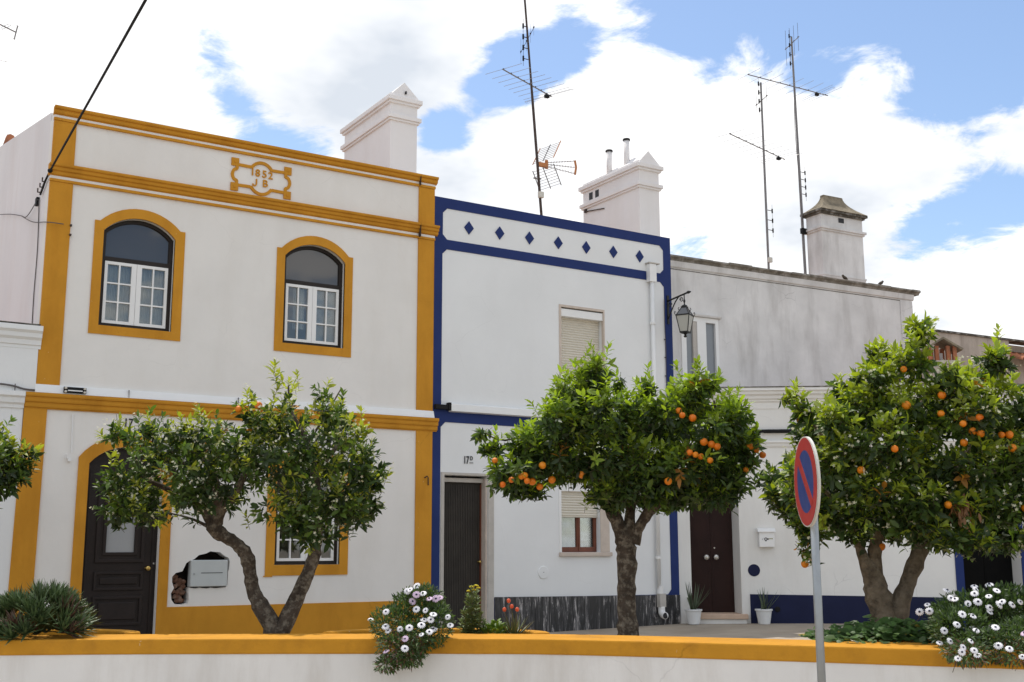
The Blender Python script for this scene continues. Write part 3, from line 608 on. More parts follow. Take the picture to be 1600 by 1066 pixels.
# upper shuttered window
wu = Bl(MB().prism(rect(2.234, 3.122, 3.90, 5.030), -.006, .05, [rect(2.274, 3.098, 3.95, 4.993)]), 'window', 'stone_beige')
Bl(B(2.274, 3.098, .012, .12, 4.850, 4.972), 'shutter_box', 'white_paint', wu, bevel=.004)
def shutter(x0, x1, z0, z1, y, parent, builder, pitch=.0395):
    m = MB(); z = z1
    while z > z0:
        zb = max(z - pitch + .006, z0); m.extx([(y + .012, z), (y, z - .003), (y - .008, (z + zb) / 2), (y, zb + .002), (y + .012, zb)], x0, x1); z -= pitch
    m.box(x0, x1, y + .008, y + .016, z0, z1)
    return builder(m, 'roller_shutter', 'shutter_cream', parent)
shutter(2.276, 3.096, 3.952, 4.862, .125, wu, Bl)
# lower window, shutter half down
wl = Bl(MB().prism(rect(2.247, 2.973, 1.192, 2.247), .10, .15, [rect(2.300, 2.595, 1.268, 2.2), rect(2.665, 2.920, 1.268, 2.2)]), 'window', 'red_wood', bevel=.004)
Bl(B(2.622, 2.638, .088, .101, 1.2, 2.2), 'meeting_bead', 'red_wood', wl)
Bl(B(2.247, 2.973, .02, .099, 2.112, 2.247), 'shutter_box', 'white_paint', wl, bevel=.004)
shutter(2.249, 2.971, 1.716, 2.13, .07, wl, Bl)
for a, b, s in ((2.30, 2.595, 5), (2.665, 2.92, 6)):
    Bl(B(a - .002, b + .002, .12, .124, 1.266, 2.202), 'pane', 'glass', wl); curtain(a - .02, b + .02, 1.25, 2.2, .19, 'curtain', wl, Bl, 3, .016, s)
Bl(B(2.977, 3.150, -.008, .05, 1.192, 2.34), 'jamb', 'stone_beige', wl, bevel=.003); Bl(B(2.20, 2.243, -.006, .05, 1.192, 2.34), 'jamb', 'white_paint', wl)
Bl(B(2.195, 3.175, -.045, .09, 1.128, 1.189), 'sill', 'stone_beige', wl, bevel=.008); Bl(B(2.20, 3.150, -.007, .05, 2.252, 2.34), 'lintel', 'white_paint', wl)
# door 17D
fr = Bl(MB().prism([(.150, -.05), (.203, -.05), (.203, 2.297), (.937, 2.297), (.937, -.05), (1.036, -.05), (1.036, 2.333), (.150, 2.333)], -.012, .05), 'door_frame', 'stone_grey', bevel=.003)
d2 = Bl(B(.206, .934, .150, .19, .02, 2.20), 'door', 'door_brown')
for k in range(23): Bl(B(.222 + k * .0285, .240 + k * .0285, .143, .1505, .04, 2.18), 'rib', 'door_brown', d2)
Bl(B(.206, .934, .09, .18, 2.203, 2.262), 'transom', 'stone_grey', d2)
Bl(B(.885, .905, .13, .149, .04, 2.18), 'edge_strip', 'red_wood', d2)
Bl(MB().lathe([(.018, .15), (.018, .13), (.008, .125), (.008, .11), (.024, .10), (.018, .078)], (.862, 0, 1.06), 12, 'y'), 'knob', 'brass', d2, smooth=True)
Bl(B(.905, .933, .012, .149, .02, 2.26), 'jamb_lining', 'stone_beige', d2)
Bl(B(.15, 1.036, -.06, .2, -.05, .13), 'doorstep', 'stone_grey', bevel=.008)
t1 = text_obj('house_number', '17', .155, 'letter_black', bh, .565 - BO[0], -.006, 2.515, .004, .62)
text_obj('house_number_letter', 'D', .085, 'letter_black', bh, .652 - BO[0], -.006, 2.545, .004, .75)
Bl(B(.622, .682, -.008, .0, 2.478, 2.486), 'number_underline', 'letter_black')
vc = Bl(MB().lathe([(.095, .004), (.095, -.004), (.088, -.010), (.03, -.012), (.012, -.012)], (1.906, 0, .895), 28, 'y'), 'vent_cover', 'plaster_white', smooth=False)
Bl(MB().lathe([(.006, -.015), (.006, -.011)], (1.906, 0, .898), 8, 'y'), 'vent_screw', 'letter_black', vc)
# streaked marble plinth, slab by slab
xs = [1.046, 1.74, 2.43, 3.13, 3.82, 4.531]
for a, b in zip(xs[:-1], xs[1:]):
    ztop = lambda x: .556 - .0135 * (x - 1.046)
    Bl(MB().prism([(a + .003, -.05), (b - .003, -.05), (b - .003, ztop(b)), (a + .003, ztop(a))], -.024, .001), 'marble_slab', 'marble_streaked')
# chimney with two flues
c2 = chimney(bh, Bl, 4.30, 4.745, .50, 2.16, 5.8, 7.53, 7.93, 8.13, 'plaster_chimney')
for y in (1.86, 1.67): Bl(B(4.297, 4.33, y, y + .11, 7.575, 7.71), 'vent_hole', 'letter_black', c2)
for x, y, h in ((4.36, 1.42, 8.36), (4.45, 1.02, 8.47)):
    p = Bl(MB().tube([(x, y, 7.9), (x, y, h)], .052, 14), 'flue', 'plaster_chimney', c2, smooth=True)
    Bl(MB().lathe([(.066, h - .005), (.070, h + .012), (.060, h + .03)], (x, y, 0), 14), 'flue_rim', 'flue_black', c2)
Bl(MB().tube([(4.28, 2.06, 7.38), (4.285, 1.5, 7.30)], .010, 6).box(4.265, 4.30, 2.04, 2.09, 7.36, 7.42), 'iron_rod', 'mast_rust', c2)

# ------------------------------------------------------------------ low white house on the right (its front turns towards the street)
RB = rad(-35.77)
lh = thing('low_house', 'white single-storey front with navy plinth and maroon double door', 'house', (4.536, .0, 0), RB)
def Lw(mb, name, mat, parent=None, **k): return mb.build(name, mat, parent or lh, **k)
D3 = rect(.199, .990, .0, 2.40); D4 = rect(4.500, 5.405, .0, 2.25)
Lw(MB().prism(rect(.0, 8.5, -.3, 3.50), .0, .5, [D3, D4]), 'wall', 'plaster_low')
def mould(z1, prof, name, mat='plaster_low', x0=.0, x1=8.5): return Lw(MB().extx([(y, z1 - d) for y, d in prof], x0, x1), name, mat)
mould(3.835, [(.5, 0), (-.16, 0), (-.165, .045), (-.13, .06), (-.125, .10), (-.085, .125), (-.075, .17), (-.045, .19), (-.04, .215), (-.015, .23), (-.012, .335), (.5, .335)], 'cornice')
mould(2.975, [(.01, 0), (-.055, 0), (-.06, .03), (-.035, .05), (-.03, .085), (-.01, .11), (.01, .11)], 'string_course')
Lw(MB().box(.0, 8.5, -.17, .30, 3.836, 3.852), 'weathered_ledge', 'moss')
g3 = Lw(MB().tube([(.75, -.055, 3.126), (6.5, -.055, 3.126)], .032, 10), 'gutter_pipe', 'black_rubber')
for x in np.arange(1.0, 6.4, .9): Lw(B(x - .012, x + .012, -.06, .0, 3.08, 3.17), 'gutter_clip', 'mast_grey', g3)
Lw(MB().prism([(1.122, -.1), (4.372, -.1), (4.372, .466), (1.122, .520)], -.014, .01), 'plinth', 'navy_dark')
Lw(B(5.5, 8.5, -.014, .01, -.1, .46), 'plinth', 'navy_dark')
Lw(MB().prism([(4.372, -.1), (4.500, -.1), (4.500, 2.33), (5.405, 2.33), (5.405, -.1), (5.46, -.1), (5.46, 2.42), (4.372, 2.42)], -.016, .01), 'door_surround', 'navy')
d4 = Lw(B(4.50, 5.405, .42, .47, .0, 2.25), 'door', 'door_black'); Lw(B(4.96, 4.975, .41, .421, .0, 2.25), 'meeting_bead', 'door_black', d4)
rv = Lw(MB().add([(.93, .47, 0), (.99, .001, 0), (.99, .001, 2.4), (.93, .47, 2.4), (.989, .47, 0), (.989, .47, 2.4)], [(0, 1, 2, 3), (0, 3, 5, 4), (1, 4, 5, 2), (0, 4, 1), (3, 2, 5)]), 'door_reveal', 'plaster_low')
d3 = Lw(B(.205, .565, .455, .495, .14, 2.39), 'door', 'door_maroon'); d3b = Lw(B(.569, .93, .455, .495, .14, 2.39), 'door', 'door_maroon')
for par, x in ((d3, .49), (d3b, .65)):
    Lw(MB().lathe([(.040, .455), (.040, .447), (.016, .44), (.016, .415), (.040, .402), (.048, .38), (.038, .362), (.012, .357)], (x, 0, 1.10), 18, 'y'), 'knob', 'chrome_knob', par, smooth=True)
Lw(MB().lathe([(.014, .455), (.014, .445)], (.63, 0, 1.25), 10, 'y'), 'lock', 'chrome_knob', d3b)
for par, a, b in ((d3, .24, .545), (d3b, .60, .89)):
    for z0, z1 in ((.3, .95), (1.35, 2.2)): Lw(MB().prism(rect(a, b, z0, z1), .449, .4555, [rect(a + .02, b - .02, z0 + .02, z1 - .02)]), 'panel_bead', 'door_maroon', par)
st = Lw(B(.16, 1.07, -.13, .45, .135, .212), 'doorstep', 'stone_pink', bevel=.008); Lw(B(.19, 1.045, -.10, .45, -.05, .1345), 'step_base', 'plaster_low', st)
ml = Lw(MB().prism(rect(1.290, 1.532, 1.262, 1.500), -.105, -.004), 'mailbox', 'white_paint', bevel=.006)
Lw(MB().extx([(.0, 1.560), (-.06, 1.558), (-.130, 1.512), (-.130, 1.497), (.0, 1.497)], 1.268, 1.552), 'mailbox_lid', 'white_paint', ml, bevel=.003)
hornm = MB(); hornm.ribbon([(1.392 + .020 * math.cos(a), 1.388 + .020 * math.sin(a)) for a in np.linspace(0, 6.28, 14)[:-1]], .011, -.109, -.104, True)
hornm.prism([(1.408, 1.384), (1.437, 1.374), (1.437, 1.402), (1.408, 1.396)], -.1085, -.104); hornm.prism([(1.384, 1.372), (1.400, 1.372), (1.404, 1.352), (1.398, 1.352), (1.393, 1.364), (1.386, 1.352), (1.380, 1.352)], -.1085, -.104)
hornm.ribbon([(1.335, 1.375), (1.345, 1.390), (1.352, 1.402)], .004, -.108, -.104)
Lw(hornm, 'horn_emblem', 'letter_black', ml); Lw(B(1.447, 1.462, -.1078, -.104, 1.386, 1.402).box(1.467, 1.482, -.1078, -.104, 1.386, 1.402).box(1.487, 1.502, -.1078, -.104, 1.386, 1.402), 'olive_print', 'olive_print', ml)
Lw(MB().lathe([(.096, .004), (.096, -.006)], (1.200, 0, .895), 32, 'y'), 'navy_disc', 'navy_dark')
Lw(MB().lathe([(.04, .004), (.045, -.03), (.035, -.034)], (1.545, 0, .285), 12, 'y'), 'drain_vent', 'black_rubber')
# roof terrace slab behind the ledge and the rest of the shell
Lw(MB().add([(.02, .3, 3.80), (8.5, .3, 3.80), (8.5, 7.5, 3.80), (.02, .6, 3.80)], [(0, 1, 2, 3)]), 'terrace_roof', 'roof_old')
Lw(B(8.25, 8.5, .5, 7.0, -.3, 3.5), 'end_wall', 'plaster_low')
# upper storey set back, parallel to the blue house
RC = rad(-3.5)
uh = thing('stained_upper_house', 'weather-stained upper storey behind the low white front, with tall window', 'house', (4.56, .30, 0), RC)
def Up(mb, name, mat, parent=None, **k): return mb.build(name, mat, parent or uh, **k)
TW = rect(.44, 1.165, 3.86, 5.150)
Up(MB().prism(rect(.0, 6.03, 0, 6.13), .0, .25, [TW]), 'wall', 'plaster_stained')
Up(B(5.80, 6.03, .25, 6.5, 0, 6.1), 'side_wall', 'plaster_stained'); Up(B(.0, 6.03, 6.5, 6.7, 0, 6.0), 'back_wall', 'plaster_stained')
Up(MB().add([(0, .25, 6.0), (6.03, .25, 6.0), (6.03, 6.7, 6.05), (0, 6.7, 6.05)], [(0, 1, 2, 3)]), 'roof', 'roof_old')
rl = random.Random(5); cops = MB(); x = -.02
while x < 6.2:
    w = min(rl.uniform(.35, .6), 6.21 - x); dz = rl.uniform(-.008, .008); cops.extx([(.30, 6.225 + dz), (-.10 + rl.uniform(-.012, .012), 6.215 + dz), (-.105, 6.185), (-.06, 6.160), (-.05, 6.131), (.30, 6.131)], x, x + w); x += w + .002
Up(cops, 'ledge', 'ledge_grey'); Up(MB().extx([(.0, 6.13), (-.045, 6.128), (-.03, 6.03), (.0, 6.01)], .0, 6.08), 'ledge_moulding', 'plaster_stained')
Up(B(.02, 6.03, -.008, .0, 5.985, 5.995), 'drip_line', 'moss'); Up(B(5.72, 6.045, -.02, .01, 3.8, 6.0), 'corner_strip', 'plaster_stained')
tw = Up(MB().prism(rect(.40, 1.205, 3.84, 5.185), -.018, .06, [rect(.502, .740, 3.90, 5.105), rect(.930, 1.140, 3.90, 5.105)]), 'window', 'white_paint')
Up(MB().extx([(.01, 5.235), (-.07, 5.225), (-.06, 5.195), (.01, 5.186)], .36, 1.25), 'hood', 'plaster_stained', tw)
for a, b in ((.500, .742), (.928, 1.142)): Up(B(a, b, .03, .036, 3.898, 5.107), 'pane', 'glass_bluegrey', tw)
Up(B(.655, .742, -.004, .029, 3.90, 5.104), 'sash_edge', 'stone_grey', tw)
# weathered chimney with a concave hood
def weathered_chimney():
    x0, x1, y0, y1 = 5.77, 6.98, 2.06, 2.50     # local to the upper house
    c = Up(B(x0, x1, y0, y1, 4.9, 8.35), 'chimney', 'plaster_stained')
    for z, p, h in ((7.97, .06, .05), (8.34, .09, .05), (6.95, .025, .03)):
        Up(MB().box(x0 - p, x1 + p, y0 - p, y1 + p, z, z + h).box(x0 - p / 2, x1 + p / 2, y0 - p / 2, y1 + p / 2, z - .04, z), 'band', 'moss' if z > 8 else 'plaster_stained', c)
    m = MB(); n = 8; rows = []
    for k in range(n + 1):
        t = k / n; s = (1 - t) ** 1.9; zz = 8.39 + .41 * t
        hx = .275 + (.68 - .275) * s; hy = .05 + (.33 - .05) * s; cx, cy = (x0 + x1) / 2 - .05 * t, (y0 + y1) / 2
        rows.append([(cx - hx, cy - hy, zz), (cx + hx, cy - hy, zz), (cx + hx, cy + hy, zz), (cx - hx, cy + hy, zz)])
    v = [p for r in rows for p in r]; f = [(i * 4 + k, i * 4 + (k + 1) % 4, (i + 1) * 4 + (k + 1) % 4, (i + 1) * 4 + k) for i in range(n) for k in range(4)] + [(0, 3, 2, 1), (4 * n, 4 * n + 1, 4 * n + 2, 4 * n + 3)]
    Up(m.add(v, f), 'hood', 'lichen_cap', c)
    Up(B(6.28, 6.44, y0 - .004, y0 + .05, 8.16, 8.265), 'vent_hole', 'letter_black', c)
weathered_chimney()

# lower stained house beyond
sh = thing('brown_stained_house', 'lower brown-stained plain wall at far right behind the biggest orange tree', 'house', (4.56 + 6.04 * math.cos(RC), .30 + 6.04 * math.sin(RC), 0), RC)
def Sh(mb, name, mat, parent=None, **k): return mb.build(name, mat, parent or sh, **k)
Sh(MB().prism(rect(.0, 2.80, 0, 5.46), .02, .27), 'wall', 'plaster_brown'); Sh(B(2.56, 2.80, .27, 6.0, 0, 5.4), 'side_wall', 'plaster_brown')
Sh(B(.0, 7.5, -.02, .29, 5.461, 5.50), 'ledge', 'moss'); Sh(MB().prism(rect(2.80, 7.5, 0, 5.46), .35, .60), 'recessed_wall', 'plaster_brown')
Sh(MB().add([(0, .27, 5.3), (7.5, .27, 5.3), (7.5, 6, 5.3), (0, 6, 5.3)], [(0, 1, 2, 3)]), 'roof', 'roof_old')
for k in range(9):
    for j in range(3):
        m = MB(); n = 6
        for q in range(2):
            y = -.25 + j * .2 + q * .3; zc = 5.02 + (j * .2 + q * .3) * .35
            m.v += [(2.95 + k * .19 + .10 * math.cos(math.pi * i / n), y, zc + .07 * math.sin(math.pi * i / n)) for i in range(n + 1)]
        m.f += [(i, i + 1, n + 2 + i, n + 1 + i) for i in range(n)]
        o = Sh(m, 'roof_tile', 'tile', recalc=False); o.modifiers.new('s', 'SOLIDIFY').thickness = .016
# small tile-capped chimney on the low roof
tcw = Vector((8.92, -1.89, 0)); tl = Matrix.Rotation(-RB, 3, 'Z') @ (tcw - Vector((4.536, 0, 0)))
def tile_chimney():
    x, y = tl.x, tl.y
    c = Lw(B(x - .17, x + .17, y - .2, y + .2, 3.79, 4.34), 'chimney', 'plaster_brown'); Lw(B(x - .22, x + .22, y - .25, y + .25, 4.341, 4.40), 'band', 'plaster_brown', c)
    for dx in (-.20, -.09, .10, .21): Lw(B(x + dx - .03, x + dx + .03, y - .2, y - .12, 4.401, 4.66), 'brick_post', 'tile', c); Lw(B(x + dx - .03, x + dx + .03, y + .12, y + .2, 4.401, 4.66), 'brick_post', 'tile', c)
    Lw(MB().tube([(x + .03, y, 4.40), (x + .03, y, 4.56)], .03, 10), 'flue', 'white_paint', c)
    v = [(x - .34, y - .26, 4.60), (x, y - .30, 4.80), (x + .34, y - .26, 4.60), (x - .34, y + .26, 4.60), (x, y + .30, 4.80), (x + .34, y + .26, 4.60)]
    o = Lw(MB().add(v, [(0, 1, 4, 3), (1, 2, 5, 4)]), 'cap_tile', 'lichen_cap', c, recalc=False); o.modifiers.new('s', 'SOLIDIFY').thickness = .035
tile_chimney()

# left neighbour
nh = thing('neighbour_house', 'greyish white single-storey house with moulded cornice at the left edge', 'house', (-8.0, 0, 0))
NO = (-8.0, 0, 0)
def Nb(mb, name, mat, parent=None, **k): return mb.build(name, mat, parent or nh, off=NO, **k)
Nb(B(-12, -5.388, -.03, .25, 3.0, 3.62), 'parapet_wall', 'plaster_white'); Nb(B(-12, -5.505, -.012, .25, -.3, 2.999), 'wall', 'plaster_white')
Nb(MB().extx([(.25, 3.90), (-.115, 3.89), (-.12, 3.83), (-.09, 3.80), (-.085, 3.75), (-.055, 3.72), (-.05, 3.665), (-.035, 3.655), (-.035, 3.619), (.25, 3.619)], -12, -5.362), 'cornice', 'plaster_white')
Nb(MB().extx([(.0, 3.094), (-.10, 3.094), (-.10, 3.04), (-.07, 3.02), (-.06, 2.96), (-.035, 2.94), (-.03, 2.90), (.0, 2.90)], -12, -5.503), 'string_course', 'plaster_white')
Nb(B(-12, -5.39, -.10, .24, 3.901, 3.912), 'weathered_ledge', 'moss')
Nb(MB().add([(-12, .2, 3.7), (-5.39, .2, 3.7), (-5.39, 5.5, 4.3), (-12, 5.5, 4.3)], [(0, 1, 2, 3)]), 'roof', 'roof_old')
Nb(B(-12, -11.7, .25, 6.0, -.3, 3.6), 'end_wall', 'plaster_white'); Nb(B(-12, -5.6, 5.5, 5.7, -.3, 4.25), 'back_wall', 'plaster_white')
Nb(MB().tube(catmull([(-12, -.06, 3.20), (-7.5, -.06, 3.14), (-5.9, -.06, 3.17), (-5.52, -.06, 3.125), (-5.40, -.05, 3.12)], 5), .012, 6).tube([(-5.62, -.06, 3.10), (-5.62, -.06, 3.18)], .006, 5), 'cable', 'wire_grey')

# ------------------------------------------------------------------ street lantern on the blue house
lan = thing('wall_lantern', 'black wrought-iron street lantern hanging from a bracket on the navy band', 'lantern', (4.445, 0, 4.6))
def La(mb, name, mat, parent=None, **k): return mb.build(name, mat, parent or lan, off=(4.445, 0, 4.6), **k)
X0 = 4.445
La(B(X0 - .02, X0 + .02, -.022, -.0075, 4.93, 5.42), 'wall_plate', 'iron')
ar = La(MB().tube([(X0, -.02, 5.325), (X0, -.50, 5.375)], .016, 8), 'arm', 'iron')
La(MB().lathe([(.006, -.60), (.022, -.56), (.026, -.53), (.016, -.50)], (X0, 0, 5.378), 10, 'y'), 'finial', 'iron', ar)
La(MB().tube(catmull([(X0, -.02, 5.02), (X0, -.10, 5.14), (X0, -.20, 5.27), (X0, -.29, 5.345)], 4), .011, 6), 'brace', 'iron', ar)
def scroll(cx, cz, r, s, turns=1.3, n=18): return [(X0, cx + s * r * (1 - .7 * i / n) * math.cos(turns * 2 * math.pi * i / n), cz + r * (1 - .7 * i / n) * math.sin(turns * 2 * math.pi * i / n)) for i in range(n + 1)]
La(MB().tube(scroll(-.36, 5.285, .045, 1), .007, 5).tube(scroll(-.075, 5.245, .045, -1), .007, 5), 'scroll', 'iron', ar)
LY = -.43
La(MB().tube([(X0, LY, 5.365), (X0, LY, 5.19)], .009, 6).lathe([(.004, 5.20), (.02, 5.25), (.004, 5.30)], (X0, LY, 0), 8), 'hanger', 'iron')
def sq(h, z): return [(X0 + sx * h * math.sqrt(2) * math.cos(math.pi / 4 + math.pi / 2 * k + .52), LY + h * math.sqrt(2) * math.sin(math.pi / 4 + math.pi / 2 * k + .52), z) for k, sx in enumerate((1, 1, 1, 1))]
def frust(h0, z0, h1, z1): return MB().add(sq(h0, z0) + sq(h1, z1), [(k, (k + 1) % 4, 4 + (k + 1) % 4, 4 + k) for k in range(4)] + [(3, 2, 1, 0), (4, 5, 6, 7)])
bt, tp = sq(.066, 4.735), sq(.112, 5.005); rt = sq(.042, 5.135)
for k in range(4):
    j = (k + 1) % 4
    La(MB().add([bt[k], bt[j], tp[j], tp[k]], [(0, 1, 2, 3)]), 'glass_pane', 'glass_lamp'); La(MB().add([tp[k], tp[j], rt[j], rt[k]], [(0, 1, 2, 3)]), 'roof_pane', 'glass_grey')
    La(MB().tube([bt[k], tp[k]], .008, 6), 'corner_bar', 'iron'); La(MB().tube([tp[k], rt[k]], .007, 6), 'roof_bar', 'iron')
    ox = tp[k][0] - X0; oy = tp[k][1] - LY
    La(MB().tube(catmull([(X0 + ox * 1.02, LY + oy * 1.02, 5.01), (X0 + ox * 1.15, LY + oy * 1.15, 5.03), (X0 + ox * 1.12, LY + oy * 1.12, 5.065), (X0 + ox * 1.0, LY + oy * 1.0, 5.05)], 3), .006, 5), 'crocket', 'iron')
    La(MB().tube(catmull([(X0 + ox * .62, LY + oy * .62, 5.085), (X0 + ox * .72, LY + oy * .72, 5.12), (X0 + ox * .60, LY + oy * .60, 5.14)], 3), .006, 5), 'crocket', 'iron')
La(frust(.120, 4.995, .122, 5.015), 'eave_band', 'iron'); La(frust(.072, 4.715, .074, 4.737), 'base_band', 'iron')
La(frust(.046, 5.13, .050, 5.155), 'crown_band', 'iron'); La(MB().lathe([(.05, 5.155), (.045, 5.175), (.02, 5.185), (.012, 5.195)], (X0, LY, 0), 12), 'crown', 'iron')
La(MB().lathe([(.008, 4.64), (.022, 4.645), (.030, 4.665), (.014, 4.68), (.03, 4.70), (.06, 4.716)], (X0, LY, 0), 12), 'bottom_finial', 'iron')
lc = La(MB().tube(catmull([(4.365, -.018, 5.35), (4.36, -.018, 4.9), (4.372, -.018, 4.5), (4.362, -.018, 3.9), (4.37, -.018, 3.1)], 5), .006, 5), 'lamp_cable', 'wire_grey')
for z in (4.66, 4.36, 4.05): La(B(4.345, 4.372, -.03, -.007, z - .006, z + .006), 'cable_clip', 'iron', lc)

# ------------------------------------------------------------------ no-parking sign
sg = thing('no_parking_sign', 'round blue and red no-parking sign on a grey pole, seen almost edge-on', 'sign', (-2.066, -9.158, -.36))
SGO = (-2.066, -9.158, -.36)
sg_n = math.atan2(.528, -.849)
rS = sg_n + math.pi / 2              # local -y is the sign's face normal
Msg = Matrix.Translation((-2.066 - .849 * .045 - SGO[0], -9.158 + .528 * .045 - SGO[1], 1.685 - SGO[2])) @ Matrix.Rotation(rS, 4, 'Z')
MB().tube([(-2.066, -9.158, -.4), (-2.066, -9.158, 1.90)], .027, 16).build('pole', 'steel', sg, smooth=True, off=SGO)
def Sg(mb, name, mat):
    mb.v = [tuple(Msg @ Vector(p)) for p in mb.v]; return mb.build(name, mat, sg)
def circ(r, n=56): return [(r * math.cos(2 * math.pi * k / n), r * math.sin(2 * math.pi * k / n)) for k in range(n)]
Sg(MB().prism(circ(.298), .0, .022, [circ(.292)]).prism(circ(.298), .001, .006), 'sign_plate', 'sign_rim')
Sg(MB().prism(circ(.290), -.0015, .0008, [circ(.208)]), 'red_ring', 'sign_red')
Sg(MB().prism(circ(.2075), -.0012, .0008), 'blue_field', 'sign_blue')
q = .0235; a45 = math.pi * .75
bar = [(-.1480 - q, .1480 - q), (.1480 - q, -.1480 - q), (.1480 + q, -.1480 + q), (-.1480 + q, .1480 + q)]
Sg(MB().prism(bar, -.0026, -.0013), 'red_bar', 'sign_red')
Sg(MB().box(-.03, .03, .007, .075, .12, .15).box(-.03, .03, .007, .075, -.15, -.12), 'bracket', 'steel')

# ------------------------------------------------------------------ TV aerials
def hd(a): return np.array([math.sin(rad(a)), math.cos(rad(a)), 0.])
def yagi(root, c, az, x0, x1, els, O, halfmin=.20, halfmax=.42, r=.0038, boom_r=.011, mat='mast_grey', vertical=False, fold=True):
    d = hd(az); e = np.array([0, 0, 1.]) if vertical else hd(az - 90); c = np.array(c, float)
    bm_ = MB().tube([c + d * x0, c + d * x1], boom_r, 6).build('boom', mat, root, off=O)
    n = len(els)
    for i, x in enumerate(els):
        h = halfmin + (halfmax - halfmin) * (i / max(1, n - 1)); p = c + d * x + np.array([0, 0, .014])
        MB().tube([p - e * h, p + e * h], r, 5).build('element', 'alu_rod' if not vertical else 'wire_grey', root, off=O)
        MB().box(p[0] - .009, p[0] + .009, p[1] - .009, p[1] + .009, p[2] - .016, p[2] + .008).build('clamp', 'black_rubber', root, off=O)
    if fold:
        x = els[-2]; h = halfmax * .92; p = c + d * x + np.array([0, 0, -.03])
        loop = [p - e * h, p + e * h, p + e * (h + .02) + d * .05, p + e * h + d * .09, p - e * h + d * .09, p - e * (h + .02) + d * .05, p - e * h]
        MB().tube(loop, r, 5).build('folded_dipole', 'alu_rod', root, off=O)
        MB().box(p[0] - .04, p[0] + .04, p[1] - .03, p[1] + .03, p[2] - .04, p[2] + .015).build('dipole_box', 'black_rubber', root, off=O)
def side_stack(root, x, y, z0, z1, O, side=.13, az=90, n=4):
    d = hd(az); mm = MB()
    for i in range(n):
        z = z0 + (z1 - z0) * i / (n - 1); p = np.array([x, y, z])
        MB().tube([p, p + d * side], .008, 5).build('stub_arm', 'mast_rust', root, off=O)
        q_ = p + d * side; MB().tube([q_ - np.array([0, 0, .045]), q_ + np.array([0, 0, .045])], .016, 6).build('stub_knob', 'black_rubber', root, off=O)
        MB().tube([q_ - np.array([0, 0, .14]), q_ + np.array([0, 0, .14])], .004, 4).build('stub_rod', 'wire_grey', root, off=O)
m1 = thing('tv_aerial', 'tall leaning rusty aerial mast with orange-ended grid antenna behind blue parapet', 'antenna', (2.79, 1.2, 6.0)); O1 = (2.79, 1.2, 6.0)
def mx(z): return 2.72 - (z - 6.847) * (.319 / 3.87)
MB().tube([(mx(z), 1.2, z) for z in np.linspace(5.9, 11.6, 9)], [.024] * 5 + [.018] * 4, 8).build('mast', 'mast_rust', m1, off=O1)
yagi(m1, (mx(9.16), 1.2, 9.16), 67.9, -.85, .64, [-.82, -.6, -.4, -.22, -.05, .12, .3, .48, .60], O1, .38, .52)
yagi(m1, (mx(10.0), 1.2, 10.0), 20, -.5, .6, [-.45, -.2, .1, .35, .55], O1, .15, .24, .002, .005, 'mast_rust', True, False)
side_stack(m1, mx(9.95), 1.2, 9.62, 10.22, O1, -.10)
# corner-reflector antenna
def grid_antenna():
    zc = 7.78; d = hd(80); s = hd(-10); u = np.array([0, 0, 1.]); c = np.array([mx(zc), 1.2, zc]) + d * .12
    MB().box(c[0] - .10, c[0] + .08, c[1] - .03, c[1] + .03, zc - .05, zc + .02).build('hub', 'orange_plastic', m1, off=O1)
    for sg_, tilt in ((1, 62), (-1, -62)):
        a = rad(tilt); g = d * math.cos(a) + u * math.sin(a)
        base = c + u * (.03 * sg_)
        for k in range(8): p = base + g * (.05 + .048 * k); MB().tube([p - s * .26, p + s * .26], .0045, 5).build('reflector_rod', 'alu_rod', m1, off=O1)
        for q_ in (-.26, .0, .26): MB().tube([base + s * q_ + g * .03, base + s * q_ + g * .42], .009, 5).build('reflector_rail', 'orange_plastic' if sg_ > 0 and q_ else 'mast_grey', m1, off=O1)
    st_ = c + d * .10
    for k, (h, ang) in enumerate(((.05, 15), (.02, 8), (-.02, 2))):
        a = rad(ang); g = d * math.cos(a) + u * math.sin(a); p = st_ + u * h; MB().tube([p, p + g * .70], .006, 5).build('director_boom', 'alu_rod', m1, off=O1)
        for j in range(9): q_ = p + g * (.08 + .07 * j); MB().tube([q_ - s * .05, q_ + s * .05], .0045, 4).build('director', 'alu_rod', m1, off=O1)
    e1 = st_ + d * .70
    MB().tube([e1 + u * .25, e1 + u * .13 + d * .03, e1 + u * -.01], .020, 6).build('end_bracket', 'orange_plastic', m1, off=O1)
    MB().tube([st_ + u * -.06, st_ + u * .09], .03, 6).build('dipole_housing', 'orange_plastic', m1, off=O1)
grid_antenna()
MB().box(mx(7.2) - .05, mx(7.2) + .04, 1.13, 1.19, 7.15, 7.25).build('junction_box', 'dish_white', m1, off=O1)
MB().tube([(mx(7.5) - .10, 1.2, 7.49), (mx(7.5) + .05, 1.2, 7.5)], .014, 6).build('mast_clamp', 'mast_grey', m1, off=O1)

